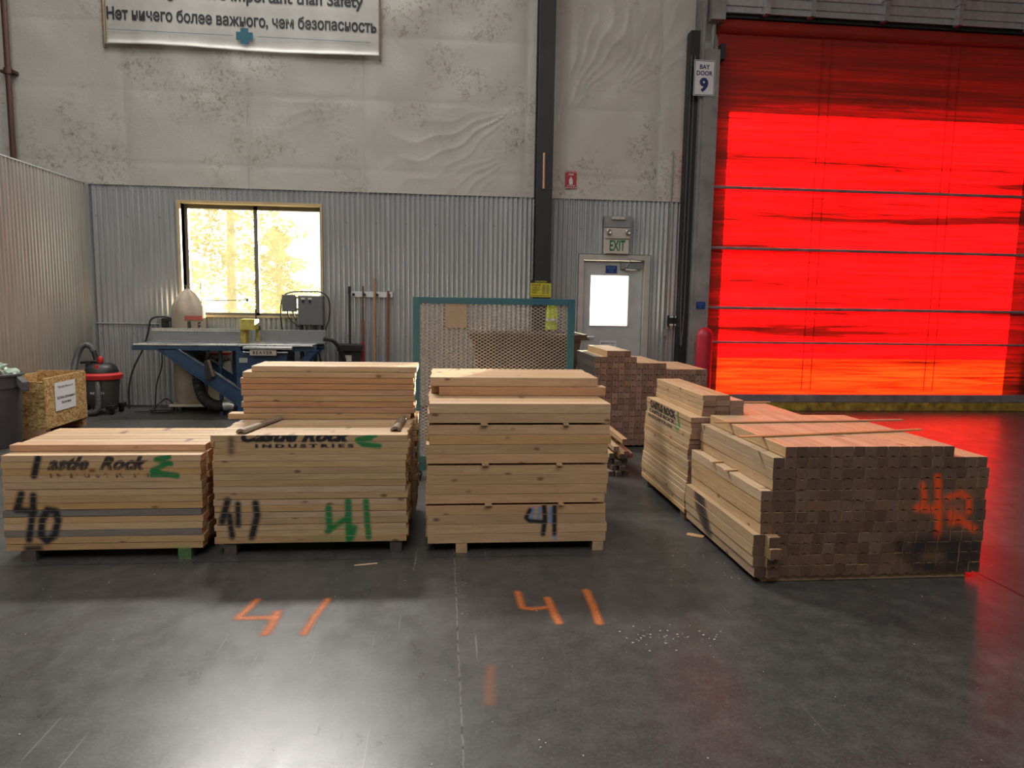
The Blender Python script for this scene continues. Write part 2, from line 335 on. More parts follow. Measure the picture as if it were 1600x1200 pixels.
def red_fabric(name, trans, diff):
    t = NT(name); t.n.remove(t.p); v = t.coords((1, 1, 1))
    n = t.noise(t.coords((0.06, 0.2, 1.9)), 1.6, 5, 0.68, 0.15); n2 = t.noise(t.coords((0.5, 0.3, 16)), 1.6, 6, 0.7, 0.5)
    k = t.ramp(n, [(0.46, 1.0), (0.60, 0.05)]); k2 = t.ramp(n2, [(0.44, 1.0), (0.64, 0.08)])
    col = t.mix(t.math('MULTIPLY', k, k2), tuple(c*0.006 for c in trans), trans)
    tr = t.node('ShaderNodeBsdfTranslucent'); t.link(col, tr.inputs[0])
    di = t.node('ShaderNodeBsdfPrincipled'); di.inputs['Base Color'].default_value = (*diff, 1); di.inputs['Roughness'].default_value = 0.45
    mx = t.node('ShaderNodeMixShader'); mx.inputs[0].default_value = 0.62; t.link(di.outputs[0], mx.inputs[1]); t.link(tr.outputs[0], mx.inputs[2]); t.link(mx.outputs[0], t.out.inputs[0]); return t.m
M['redfab'] = red_fabric('red translucent curtain', (0.62, 0.0008, 0.0016), (0.75, 0.075, 0.045)); M['redfab_sunlit'] = red_fabric('red translucent curtain with sunlight painted in', (0.62, 0.0125, 0.0012), (0.30, 0.06, 0.03))  # second fabric has the sunlit glow put into its orange colour

def dusty_glass(name, tint, fr):
    t = NT(name); t.n.remove(t.p); v = t.coords(); n = t.noise(v, 3.2, 6, 0.7)
    tp = t.node('ShaderNodeBsdfTransparent'); tp.inputs[0].default_value = (0.93, 0.95, 0.92, 1)
    tr = t.node('ShaderNodeBsdfTranslucent'); t.link(t.ramp(n, [(0.3, tuple(c*0.7 for c in tint)), (0.7, tint)]), tr.inputs[0])
    gl = t.node('ShaderNodeBsdfGlossy'); gl.inputs['Roughness'].default_value = 0.08
    m1 = t.node('ShaderNodeMixShader'); t.link(t.ramp(n, [(0.3, fr*0.7), (0.7, fr*1.25)]), m1.inputs[0]); t.link(tp.outputs[0], m1.inputs[1]); t.link(tr.outputs[0], m1.inputs[2])
    m2 = t.node('ShaderNodeMixShader'); m2.inputs[0].default_value = 0.05; t.link(m1.outputs[0], m2.inputs[1]); t.link(gl.outputs[0], m2.inputs[2]); t.link(m2.outputs[0], t.out.inputs[0]); return t.m
M['dusty'] = dusty_glass('dusty window glass', (0.20, 0.185, 0.11), 0.22); M['clear'] = dusty_glass('door vision glass', (0.6, 0.6, 0.58), 0.16)

def spray():
    t = NT('spray paint on concrete'); a = t.node('ShaderNodeAttribute', attribute_name='paint'); t.base(a.outputs['Color']); t.rough(0.7)
    n = t.noise(t.coords(), 60, 4, 0.7); al = t.math('MULTIPLY', a.outputs['Alpha'], t.ramp(n, [(0.3, 0.55), (0.55, 1.0)]))
    t.link(al, t.p.inputs['Alpha']); return t.m
M['spray'] = spray()

# ------------------------------------------------------------------ spray paint strokes (metres on the face they are sprayed on)
PCOL = {'K': (0.012, 0.013, 0.018, 1.0), 'k': (0.016, 0.014, 0.017, 0.85), 'G': (0.0, 0.17, 0.045, 0.95), 'g': (0.02, 0.30, 0.06, 0.35), 'B': (0.05, 0.24, 0.52, 0.8), 'O': (0.80, 0.075, 0.012, 0.95), 'o': (0.62, 0.10, 0.03, 0.42), 'F': (0.55, 0.15, 0.035, 0.86), 'f': (0.42, 0.15, 0.06, 0.4)}
PAINT_S1 = [
    ('K',0.0213,0.0095,[(-2.344, 0.389), (-2.369, 0.308)]), ('K',0.0190,0.0095,[(-2.372, 0.3), (-2.283, 0.291)]),
    ('K',0.0198,0.0095,[(-2.281, 0.381), (-2.288, 0.291), (-2.318, 0.125)]), ('K',0.0174,0.0142,[(-2.331, 0.074), (-2.266, 0.077)]),
    ('K',0.0213,0.0095,[(-2.21, 0.298), (-2.243, 0.235), (-2.253, 0.148), (-2.224, 0.116), (-2.182, 0.147), (-2.157, 0.234), (-2.166, 0.289), (-2.21, 0.298)]),
    ('K',0.0190,0.0079,[(-2.243, 0.598), (-2.271, 0.494)]),
    ('G',0.0158,0.0047,[(-1.545, 0.598), (-1.612, 0.583), (-1.535, 0.559)]), ('G',0.0158,0.0047,[(-1.554, 0.559), (-1.629, 0.524)]),
    ('G',0.0174,0.0047,[(-1.637, 0.512), (-1.578, 0.5), (-1.505, 0.488)]), ('G',0.0111,0.0047,[(-1.642, 0.489), (-1.557, 0.492)]),
    ('g',0.0126,0.0198,[(-1.528, 0.062), (-1.452, 0.07)])]
PAINT_S2 = [
    ('K',0.0206,0.0093,[(-1.238, 0.33), (-1.273, 0.205)]), ('K',0.0175,0.0093,[(-1.181, 0.309), (-1.183, 0.182)]),
    ('K',0.0185,0.0093,[(-1.231, 0.241), (-1.219, 0.114)]), ('K',0.0206,0.0093,[(-1.082, 0.313), (-1.074, 0.239), (-1.107, 0.112)]),
    ('g',0.0309,0.0360,[(-0.669, 0.212), (-0.547, 0.156)]), ('g',0.0144,0.0257,[(-0.732, 0.095), (-0.569, 0.092)]),
    ('G',0.0196,0.0072,[(-0.665, 0.281), (-0.66, 0.147)]), ('G',0.0165,0.0082,[(-0.675, 0.137), (-0.562, 0.216)]),
    ('G',0.0206,0.0072,[(-0.551, 0.317), (-0.548, 0.086)]), ('G',0.0206,0.0103,[(-0.517, 0.156), (-0.533, 0.102)]),
    ('G',0.0185,0.0072,[(-0.447, 0.316), (-0.442, 0.198), (-0.433, 0.1)]),
    ('G',0.0165,0.0051,[(-0.395, 0.715), (-0.491, 0.686), (-0.42, 0.696)]), ('G',0.0165,0.0051,[(-0.491, 0.681), (-0.461, 0.66), (-0.37, 0.649)]),
    ('k',0.0144,0.0165,[(-1.208, 0.694), (-1.21, 0.616)])]
PAINT_S3 = [
    ('B',0.0119,0.0079,[(0.545, 0.263), (0.536, 0.195)]), ('B',0.0099,0.0079,[(0.587, 0.268), (0.581, 0.205)]), ('B',0.0119,0.0079,[(0.656, 0.267), (0.656, 0.182)]),
    ('K',0.0129,0.0060,[(0.528, 0.258), (0.505, 0.211), (0.526, 0.19), (0.62, 0.183)]), ('K',0.0159,0.0069,[(0.614, 0.281), (0.621, 0.204), (0.611, 0.108)]),
    ('K',0.0149,0.0069,[(0.678, 0.276), (0.681, 0.107)]), ('B',0.0060,0.0099,[(0.681, 0.091), (0.685, 0.075)])]
PAINT_P5 = [
    ('o',0.0321,0.0241,[(2.681, 0.417), (2.873, 0.387)]), ('O',0.0160,0.0112,[(2.618, 0.544), (2.638, 0.463), (2.615, 0.418)]),
    ('O',0.0209,0.0128,[(2.602, 0.414), (2.711, 0.403)]), ('O',0.0193,0.0112,[(2.704, 0.584), (2.729, 0.389), (2.736, 0.248)]),
    ('O',0.0176,0.0128,[(2.775, 0.47), (2.854, 0.492), (2.899, 0.46), (2.906, 0.391)]), ('O',0.0257,0.0144,[(2.808, 0.374), (2.817, 0.333)]),
    ('O',0.0209,0.0144,[(2.858, 0.351), (2.889, 0.323), (2.945, 0.29)]),
    ('k',0.0321,0.0241,[(2.516, 0.21), (2.525, 0.165)]), ('k',0.0441,0.0321,[(2.615, 0.209), (2.746, 0.225), (2.959, 0.193)]),
    ('k',0.0401,0.0321,[(2.61, 0.154), (2.626, 0.089), (2.809, 0.057), (2.97, 0.082)]), ('k',0.0401,0.0321,[(2.82, 0.14), (2.974, 0.137)])]
PAINT_P5L = [('k',0.055,0.02,[(4.375, 0.262), (4.343, 0.207), (4.239, 0.103)]), ('k',0.05,0.02,[(4.300, 0.262), (4.215, 0.15), (4.175, 0.088)])]
PAINT_P4 = [('G',0.0165,0.0095,[(4.903, 0.725), (4.904, 0.682), (4.867, 0.614)]), ('G',0.0142,0.0118,[(4.969, 0.629), (4.909, 0.615)]), ('G',0.0066,0.0066,[(4.894, 0.609), (4.885, 0.592)])]
PAINT_FLOOR = [
    ('F',0.0176,0.0108,[(-0.919, 3.478), (-0.932, 3.391), (-0.953, 3.3), (-0.953, 3.276), (-0.779, 3.274)]), ('F',0.0189,0.0135,[(-0.785, 3.329), (-0.782, 3.201), (-0.789, 3.11)]),
    ('F',0.0162,0.0108,[(-0.57, 3.467), (-0.599, 3.278), (-0.617, 3.099)]),
    ('F',0.0162,0.0095,[(0.393, 3.496), (0.397, 3.359), (0.398, 3.31), (0.445, 3.291), (0.509, 3.303)]), ('F',0.0189,0.0095,[(0.539, 3.411), (0.544, 3.253), (0.552, 3.137)]),
    ('F',0.0189,0.0095,[(0.757, 3.493), (0.753, 3.288), (0.743, 3.119)]), ('f',0.0162,0.0189,[(0.207, 2.744), (0.187, 2.617), (0.181, 2.49)])]

class Ink:
    """a stencilled word on a face: box (u0,v0)-(u1,v1), flip when u runs against the reading direction"""
    def __init__(s, body, u0, v0, u1, v1, col='K', fade=None, flip=False, clip=None, **k):
        v, f = text_mesh(body, abs(u1-u0), v1-v0, **k); s.o = (u0, v0); s.flip = flip; s.col = col; s.fade = fade
        s.box = (min(u0, u1), v0, max(u0, u1), v1); s.t = BVHTree.FromPolygons([(a, b, 0) for a, b in v], f)
    def hit(s, u, v):
        a = (s.o[0]-u) if s.flip else (u-s.o[0])
        return 1.0 if s.t.ray_cast(Vector((a, v-s.o[1], 1)), Vector((0, 0, -1)))[0] else 0.0
    def mask(s, u, v):
        b = s.box
        if u < b[0]-0.006 or u > b[2]+0.006 or v < b[1]-0.006 or v > b[3]+0.006: return 0.0
        e = 0.0022; m = sum(s.hit(u+i*e, v+j*e) for i in (-1, 0, 1) for j in (-1, 0, 1))/9
        return m*(s.fade(u, v) if s.fade else 1.0)
def segd(u, v, a, b):
    dx, dy = b[0]-a[0], b[1]-a[1]; L = dx*dx+dy*dy
    t = 0 if L == 0 else max(0, min(1, ((u-a[0])*dx+(v-a[1])*dy)/L))
    return math.hypot(u-a[0]-t*dx, v-a[1]-t*dy)
def painter(strokes, inks=()):
    def fn(u, v):
        c = [0, 0, 0, 0]
        for col, w, so, pts in strokes:
            d = min(segd(u, v, a, b) for a, b in zip(pts, pts[1:]))
            so = so*1.5; m = (w+so-d)/(2*so); m = 0 if m <= 0 else (1 if m >= 1 else m*m*(3-2*m))
            if m > 0: over(c, PCOL[col], m)
        for k in inks:
            m = k.mask(u, v)
            if m > 0: over(c, PCOL[k.col], m)
        return c
    return fn
def over(c, p, m):
    a = m*p[3]; na = a+c[3]*(1-a)
    for i in range(3): c[i] = (p[i]*a+c[i]*c[3]*(1-a))/na
    c[3] = na

# ------------------------------------------------------------------ boards and timbers
def board_mesh(name, L, D, H, mats, seed, face=None, world=None, fn=None, res=0.004, uneven=1.0, groove=False):
    """sawn piece centred in x and y, standing on z=0, long in local x; mats (side, end).  face: 'front' (-y), 'left' (+y) or 'end' (-x)
    carries a fine paint grid; world maps a local point of that face to the (u,v) the paint is given in"""
    rg = random.Random(seed); b = MB(); c = 0.0009 if face in ('front', 'left') else (0.0012 if groove else 0.0028); y, h = D/2, H
    sec = [(-y+c, 0), (y-c, 0), (y, c), (y, h-c), (y-c, h), (-y+c, h), (-y, h-c), (-y, c)]
    if groove: sec = [(-y+c, 0), (-0.42*y, 0), (-0.34*y, 0.0065), (0.34*y, 0.0065), (0.42*y, 0), (y-c, 0)] + sec[2:]
    n = 6; S_ = len(sec)
    ph = rg.uniform(0, 6); am = rg.uniform(0, 0.0016)*uneven*(0.2 if face == 'front' else 1)
    for i in range(n+1):
        x = -L/2+L*i/n; dy = am*math.sin(ph+i*0.8)+rg.uniform(-.0004, .0004)*uneven; dz = rg.uniform(-.0006, .0)*uneven
        tw = rg.uniform(-0.0005, 0.0005)
        b.v += [(x+(rg.uniform(-.001, .001) if i in (0, n) else 0), p[0]+dy, max(0, p[1]+dz+(tw if p[0] > 0 else -tw))) for p in sec]
    for i in range(n):
        for k in range(S_):
            k2 = (k+1) % S_
            if (face == 'front' and k == S_-2) or (face == 'left' and k == S_-6): continue
            b.f.append((i*S_+k, i*S_+k2, (i+1)*S_+k2, (i+1)*S_+k)[::-1]); b.mi.append(0)
    if face != 'end': b.f.append(tuple(range(S_))); b.mi.append(1)
    b.f.append(tuple(range(n*S_, n*S_+S_))[::-1]); b.mi.append(1)
    g0 = len(b.v)
    if face in ('front', 'left'):
        s = -1 if face == 'front' else 1; nu = max(2, int(L/res)); nv = max(2, int((H-2*c)/res))
        b.grid(lambda u, v: (-L/2+L*u, s*y, c+(h-2*c)*v), nu, nv, 0)
    elif face == 'end':
        nu = max(2, int(D/res)); nv = max(2, int(H/res))
        b.grid(lambda u, v: (-L/2, -y+D*u, h*v + (0.0065*(1-v*8) if groove and v < 0.12 and abs(u-0.5) < 0.2 else 0)), nu, nv, 1)
    me = b.mesh(name, list(mats))
    bm = bmesh.new(); bm.from_mesh(me); bmesh.ops.recalc_face_normals(bm, faces=bm.faces); bm.to_mesh(me); bm.free()
    if face:
        at = me.attributes.new('paint', 'FLOAT_COLOR', 'POINT'); dat = [0.0]*(4*len(b.v))
        for i in range(g0, len(b.v)):
            dat[4*i:4*i+4] = fn(*world(b.v[i]))
        at.data.foreach_set('color', dat)
    return me
POOL = {}
def pooled(name, L, D, H, mats, k, variants=5, groove=False):
    key = (name, round(L, 3), round(D, 4), round(H, 4), mats[0].name, mats[1].name, k % variants)
    if key not in POOL: POOL[key] = board_mesh(name, L, D, H, mats, hash(key[1:4]) % 9999 + k % variants, groove=groove)
    return POOL[key]
def put(name, me, loc, rz, label, cat, group, rx=0, ry=0):
    o = bpy.data.objects.new(name, me); C.objects.link(o); o.location = loc; o.rotation_euler = (rx, ry, rz)
    return setp(o, label, cat, group)
rg = random.Random(21)

# ---- stack sprayed 40 (long faces to the viewer)
ink1 = [Ink('astle  Rock', -2.20, 0.522, -1.655, 0.603, bold=0.07, shear=0.5, spacing=1.1, fade=lambda u, v: 0.95 if (v > 0.548 or int(u*90) % 2) else 0.75),
        Ink('INDUSTRIES', -2.19, 0.480, -1.655, 0.504, bold=0.06, spacing=1.7, fade=lambda u, v: 0.9 if math.sin(u*75)+math.sin(u*131+v*60) > 0.1 else 0.12)]
f1 = painter(PAINT_S1, ink1)
H1 = 0.0394; P1 = 0.0905
def stack40():
    for j in range(7):
        top = 14 if j == 0 else 15
        for i in range(top):
            z = 0.061+H1*i; yc = 4.09+P1*j+0.044; t = i/14
            L = 1.068+rg.uniform(-.004, .006); xc = (-2.452-1.385+0.018*t*1.0)/2+0.008+rg.uniform(-.007, .007)
            fromtop = 13-i
            side = M['pine']
            if j == 0 and fromtop in (8, 11): side = M['grey']
            elif i == 14 or (j > 0 and rg.random() < .3): side = M['red'] if i == 14 and j == 1 else M['pine']
            if j == 0:
                yj = 4.134+rg.uniform(-.001, .001); m = board_mesh('pine_board', L, 0.088, H1-rg.choice((0.0006, 0.0009, 0.0012, 0.0032)), (M['grey_p'] if side is M['grey'] else M['pine_p'], M['end']), 100+i, 'front', lambda p, xc=xc, z=z: (p[0]+xc, p[2]+z), f1)
                lab = f"{'weathered grey' if side is M['grey'] else 'pine'} board, {ORD[fromtop]} from the top in the front face of the stack sprayed 40"
                put('front_board', m, (xc, yj, z), 0, lab, 'board', 'front boards of the stack sprayed 40')
            else:
                m = pooled('pine_board', 1.07, 0.0855, H1-0.0012, (side, M['end']), rg.randrange(5))
                if i == 14: lab = f"sunlit top board, {ORD[j-1]} from the front, on the low stack sprayed 40"
                else: lab = f"board of the stack sprayed 40, {ORD[j]} row back, {ORD[14-i]} layer down"
                put('inner_board', m, (xc+rg.uniform(-.004, .008), yc, z), 0, lab, 'board', 'boards behind the front of the stack sprayed 40')
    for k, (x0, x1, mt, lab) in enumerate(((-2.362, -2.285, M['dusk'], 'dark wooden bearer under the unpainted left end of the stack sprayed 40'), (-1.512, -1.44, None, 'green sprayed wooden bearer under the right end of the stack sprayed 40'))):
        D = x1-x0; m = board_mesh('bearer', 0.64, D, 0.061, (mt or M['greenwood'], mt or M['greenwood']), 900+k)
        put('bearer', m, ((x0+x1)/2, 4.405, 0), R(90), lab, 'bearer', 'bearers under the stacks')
M['greenwood'] = wood('green sprayed wood', (0.05, 0.13, 0.05), (0.14, 0.22, 0.09), knots=0)
stack40()

# ---- tall stack sprayed 41 twice, with a second tier on its rear half
ink2 = [Ink('Castle Rock', -1.155, 0.672, -0.52, 0.752, bold=0.07, shear=0.45, spacing=1.08), Ink('INDUSTRIES', -1.075, 0.640, -0.515, 0.6635, bold=0.07, spacing=1.6)]
f2 = painter(PAINT_S2, ink2)
H2 = 0.03788; P2 = 0.0925
def stack41():
    for j in range(10):
        for i in range(17):
            z = 0.072+H2*i; yc = 4.12+P2*j+0.045; back = 0.03 if j > 5 else 0.0
            xc = (-1.318-0.203)/2+back+rg.uniform(-.008, .008)+(0.006 if i > 12 else 0); L = 1.105
            ft = 16-i
            if j == 0:
                if i == 16: xc -= 0.008; 
                m = board_mesh('tan_board', 1.103+rg.uniform(-.004, .006)+(0.014 if i == 16 else 0), 0.090, H2-rg.choice((0.0006, 0.0009, 0.0012, 0.0034)), (M['tan_p'], M['end']), 200+i, 'front', lambda p, xc=xc, z=z: (p[0]+xc, p[2]+z), f2)
                put('facing_board', m, (xc, yc+rg.uniform(-.001, .001), z), 0, f"tan board, {ORD[ft]} from the top in the face of the lower two-tier stack", 'board', 'front boards of the stack with two tiers')
            else:
                m = pooled('tan_board', L, 0.087, H2-0.0012, (M['tan'], M['end']), rg.randrange(5))
                lab = f"sunlit board on top of the lower tier, {ORD[j]} from the front, behind the stencilled board" if i == 16 and j < 6 else f"board of the two-tier stack, {ORD[j]} row back, {ORD[ft]} layer down its lower tier"
                put('filler_board', m, (xc+rg.uniform(-.004, .008), yc, z), 0, lab, 'board', 'boards behind the front of the two-tier stack')
    z = 0.716; zs = [0.7165, 0.7565, 0.7965, 0.8365, 0.8765, 0.9165, 0.9585, 0.9985, 1.0265]
    for i, z in enumerate([0.7165, 0.7555, 0.7945, 0.8335, 0.8725, 0.9115, 0.9505, 0.9895, 1.0285]):
        for j in range(4):
            yc = 4.70+P2*j+0.02; mat = (M['tan'], M['red'], M['red'], M['tan'], M['red'], M['red'], M['red'], M['pine'], M['pine'])[i]
            xc = -0.742+rg.uniform(-.008, .008); L = 1.105
            if i == 0 and j == 0: xc = -0.800; L = 1.17
            if i == 7 and j == 0: xc = -0.735
            if i == 8: xc = -0.70; L = 1.06
            m = pooled('tier_board', L, 0.089, 0.037, (mat, M['end']), rg.randrange(5))
            lab = f"reddish board, {ORD[8-i]} from the top in the face of the upper tier" if j == 0 and 0 < i < 7 else (f"orange edged loose board, {ORD[8-i]} from the top of the upper tier" if j == 0 and i >= 7 else ('longest board of the upper tier, at its foot and sticking out left' if j == 0 else f"upper tier board, row {ORD[j]} from its face, {ORD[8-i]} layer down"))
            put('tier_board', m, (xc, yc+(rg.uniform(-.006, .006) if j else 0), z), 0, lab, 'board', 'boards of the upper tier')
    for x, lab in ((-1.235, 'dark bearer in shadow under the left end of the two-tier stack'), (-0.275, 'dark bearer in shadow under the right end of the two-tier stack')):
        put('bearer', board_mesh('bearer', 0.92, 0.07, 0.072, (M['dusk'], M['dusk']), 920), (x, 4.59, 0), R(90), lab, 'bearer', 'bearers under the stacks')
    # two bark covered slab sticks lying on the lower tier
    for (a, bb, lab, sd) in (((-1.165, 4.16, 0.7165), (-1.06, 4.665, 0.7165), 'bark covered slab stick lying on the lower tier, beside the cut stencil word', 1), ((-0.282, 4.23, 0.7165), (-0.262, 4.67, 0.7165), 'bark covered slab stick lying on the lower tier above the green mark', 2)):
        q = MB(); L = (Vector(bb)-Vector(a)).length; r2 = random.Random(sd); n = 9
        def fn(u, v, w=0.030):
            ang = math.pi*(0.06+0.88*u); rr = 1+0.06*math.sin(v*9+sd)+r2.uniform(-.03, .03)
            return (-L/2+L*v, w*math.cos(ang)*rr, 0.001+0.027*math.sin(ang)*rr)
        q.grid(fn, 10, n); 
        q.grid(lambda u, v: (-L/2+L*v, 0.019*math.cos(math.pi*u), 0.0005+0.012*math.sin(math.pi*u)), 10, n)
        for e in (0, n):
            for k in range(10): q.f.append((e*11+k, e*11+k+1, 11*(n+1)+e*11+k+1, 11*(n+1)+e*11+k)); q.mi.append(0)
        d = Vector(bb)-Vector(a)
        o = q.build('bark_slab', M['bark'], None, True, ((a[0]+bb[0])/2, (a[1]+bb[1])/2, a[2]), (0, 0, math.atan2(d.y, d.x))); setp(o, lab, 'wood slab', 'bark slabs on the two-tier stack')
stack41()

# ---- stack of thicker beams sprayed 41 in black over blue
f3 = painter(PAINT_S3)
def stackbeams():
    h = 0.0580; z = 0.058; P = 0.117
    lay = []
    for i in range(14):
        if i in (4, 8, 12): lay.append(('s', z)); z += 0.012
        lay.append(('b', z)); z += h
    n = 0; ns = 0
    for kind, z in lay:
        if kind == 'b':
            for j in range(8):
                yc = 4.10+P*j+0.056; xc = 0.453+(0.006 if n > 8 else -0.003)+rg.uniform(-.010, .010)
                if j == 0:
                    m = board_mesh('face_beam', 1.085+rg.uniform(-.006, .006), 0.113, h-0.0012, (M['knotty_p'], M['knotty']), 300+n, 'front', lambda p, xc=xc, z=z: (p[0]+xc, p[2]+z), f3)
                    put('face_beam', m, (xc, yc+rg.uniform(-.0015, .0015), z), 0, f"knotty pine beam, {ORD[13-n]} from the top in the face of the tallest pine stack", 'beam', 'front beams of the knotty pine stack')
                else:
                    m = pooled('knotty_beam', 1.085, 0.113, h-0.0012, (M['knotty'], M['knotty']), rg.randrange(5))
                    put('rear_beam', m, (xc, yc, z), 0, (f"pale beam lying on the knotty stack's open front ledge, {ORD[j]} from the front" if n == 13 and j < 3 else f"beam of the knotty pine stack, {ORD[j]} row back, {ORD[13-n]} layer down"), 'beam', 'beams behind the front of the knotty pine stack')
            n += 1
        else:
            for k, x in enumerate(((0.275, 0.715), (0.255, 0.70), (0.245, 0.735))[ns]):
                m = board_mesh('sticker', 0.97, 0.042 if k == 0 else 0.034, 0.0118, (M['tan'], M['tan']), 350+ns*2+k)
                put('sticker', m, (x, 4.565, z), R(90), f"thin spacer stick poking out of the knotty stack, {('lowest', 'middle', 'uppermost')[ns]} gap, {('left', 'right')[k]} one", 'spacer stick', 'spacer sticks in the knotty pine stack')
            ns += 1
    z0 = 0.906
    for t in range(2):
        for j in range(5):
            yc = 4.45+P*j+0.056; xc = 0.463 if t else 0.463
            if t == 0 and j == 0: xc = 0.515
            m = pooled('top_beam', 1.075, 0.113, h, (M['knotty'] if t else M['red' if j == 0 else 'knotty'], M['knotty']), rg.randrange(5))
            put('top_beam', m, (xc+rg.uniform(-.006, .006), yc, z0+0.0595*t), 0, f"beam of the {('lower', 'upper')[t]} extra layer on the knotty stack, {ORD[j]} from the front", 'beam', 'beams on top of the knotty pine stack')
    for k, x in enumerate((0.117, 0.950)):
        put('bearer', board_mesh('bearer', 0.94, 0.068, 0.058, (M['bark'], M['tan']), 930+k), (x, 4.565, 0), R(90), f"square bearer under the {('left', 'right')[k]} end of the knotty pine stack", 'bearer', 'bearers under the stacks')
stackbeams()

# ---- big pile of square timbers, brown ends to the viewer
f5 = painter(PAINT_P5); f5l = painter(PAINT_P5L)
X5 = [1.822, 1.758, 1.758, 1.762, 1.700, 1.702, 1.704, 1.708, 1.668, 1.668, 1.674, 1.684]
N5 = [15, 19, 19, 19, 20, 20, 20, 20, 20, 20, 20, 20]
def timberpile():
    p = 0.0642; h = 0.0600
    for r_ in range(12):
        z = 0.040+h*(11-r_); x = X5[r_]; right = [2.79, 2.99, 3.005, 3.005, 2.995, 3.005, 3.01, 3.003, 3.01, 3.003, 3.003, 3.0][r_]; n = N5[r_]; pp = (right-x)/n
        for k in range(n):
            w = 0.0640 if r_ >= 8 else 0.0615; xc = x+pp*k+w/2+(rg.uniform(0, max(0, pp-w-0.0004))); y0 = 3.53+rg.uniform(-.0025, .0025); L = 1.07
            if r_ >= 8 and k == 1: y0 = 3.475 - (0.03 if r_ == 9 else 0) + 0.01*(r_-8)
            if r_ >= 8 and k == 0: y0 = 3.525
            paint = any(min(segd(xc, z+h/2, a, b) for a, b in zip(s_[3], s_[3][1:])) < s_[1]+s_[2]+0.045 for s_ in PAINT_P5)
            H = h-rg.uniform(0.0008, 0.0022)
            if paint:
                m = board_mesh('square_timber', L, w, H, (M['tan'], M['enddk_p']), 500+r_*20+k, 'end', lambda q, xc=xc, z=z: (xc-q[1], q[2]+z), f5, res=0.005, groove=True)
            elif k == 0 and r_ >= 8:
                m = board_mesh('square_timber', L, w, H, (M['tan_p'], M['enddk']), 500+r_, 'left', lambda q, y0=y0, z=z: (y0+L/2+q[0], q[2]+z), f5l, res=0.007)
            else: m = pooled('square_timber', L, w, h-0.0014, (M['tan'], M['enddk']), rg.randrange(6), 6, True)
            lab = f"square timber of the big brown pile, {ORD[k]} from left, {ORD[r_]} row down"
            put('square_timber', m, (xc, y0+L/2, z), R(90), lab, 'timber', 'square timbers of the big right pile')
    for k, y in enumerate((3.60, 4.52)):
        put('bearer', board_mesh('bearer', 1.20, 0.08, 0.040, (M['tan'], M['tan']), 940+k), (2.345, y, 0), 0, ('long bearer under the brown-ended timber pile, front one', 'long bearer under the brown-ended timber pile, rear one')[k], 'bearer', 'bearers under the stacks')
    zt = 0.7605
    for k, (a, b, lab) in enumerate((((1.715, 4.255), (3.042, 4.352), 'long thin lath across the top of the big timber pile, farther one'), ((1.672, 3.776), (2.92, 3.996), 'long thin lath across the top of the big timber pile, nearer one'))):
        d = Vector((b[0]-a[0], b[1]-a[1])); m = board_mesh('lath', d.length, 0.028, 0.010, (M['red'], M['red']), 950+k)
        put('lath', m, ((a[0]+b[0])/2, (a[1]+b[1])/2, zt), math.atan2(d.y, d.x), lab, 'lath', 'laths on the piles')
    for k, (x, y) in enumerate(((1.725, 4.20), (1.727, 3.98))):   # splinters sticking out on the side ledge
        m = board_mesh('wood_splinter', 0.115, 0.022, 0.007, (M['pine'], M['pine']), 970+k)
        put('wood_splinter', m, (x, y, 0.5215), R(10), ('pale splinter on the side ledge of the big pile, farther one', 'pale splinter on the side ledge of the big pile, nearer one')[k], 'splinter', 'splinters on the side ledge')
timberpile()

# ---- stencilled pile behind it
ink4 = [Ink('CASTLE ROCK', 5.60, 0.662, 4.955, 0.728, flip=True, bold=0.085, spacing=1.0), Ink('CASTLE ROCK', 5.63, 0.622, 4.965, 0.655, flip=True, bold=0.085, spacing=1.0), Ink('INDUSTRIES', 5.62, 0.590, 5.0, 0.613, flip=True, bold=0.08, spacing=1.2)]
f4 = painter(PAINT_P4, ink4)
def stencilpile():
    h = 0.0375; p = 0.100; tops = [18, 22, 22, 21, 18, 17, 17, 17, 17, 17]
    for c in range(10):
        for i in range(tops[c]):
            z = 0.060+h*i+(0.001 if i == 17 else 0); xc = 1.742+p*c+(rg.uniform(-.004, .004) if c else rg.uniform(-.005, .003)); 
            if c == 0: xc -= 0.012*(i < 6) - 0.008*(i > 14)
            L = 1.065; y0 = 4.63+rg.uniform(-.008, .010)+(0.04 if i > 17 else 0)+(0.02 if c == 0 and 9 < i < 13 else 0)
            if c == 0 and i >= 13:
                m = board_mesh('stencil_board', L, 0.096, h-0.001, (M['tan_p'], M['endmid']), 700+i, 'left', lambda q, y0=y0, z=z: (y0+L/2+q[0], q[2]+z), f4, res=0.006)
                lab = f"stencilled board, {ORD[17-i]} from the top on the lettered side of the rear right pile"
            else:
                m = pooled('rough_board', L, 0.096, h-0.001, (M['tan'], M['endmid']), rg.randrange(6), 6)
                lab = f"board in the lettered side of the rear right pile, {ORD[17-i]} layer down" if c == 0 else (f"board raised above the lettered pile, {ORD[c-1]} column, {ORD[tops[c]-1-i]} from top" if i > 17 else f"board inside the lettered pile, {ORD[c]} column in, {ORD[tops[c]-1-i]} layer down")
            put('rough_board', m, (xc, y0+L/2, z), R(90)+rg.uniform(-.001, .001), lab, 'board', 'boards of the lettered pile')
    for k, y in enumerate((4.70, 5.60)):
        put('bearer', board_mesh('bearer', 1.0, 0.09, 0.060, (M['bark'], M['dusk']), 960+k), (2.19, y, 0), 0, ('front bearer under the lettered pile', 'rear bearer under the lettered pile')[k], 'bearer', 'bearers under the stacks')
    m = board_mesh('lath', 0.52, 0.03, 0.010, (M['pine'], M['pine']), 965); put('lath', m, (2.47, 5.60, 0.6985), R(1), 'short lath across the far end of the lettered pile', 'lath', 'laths on the piles')
stencilpile()

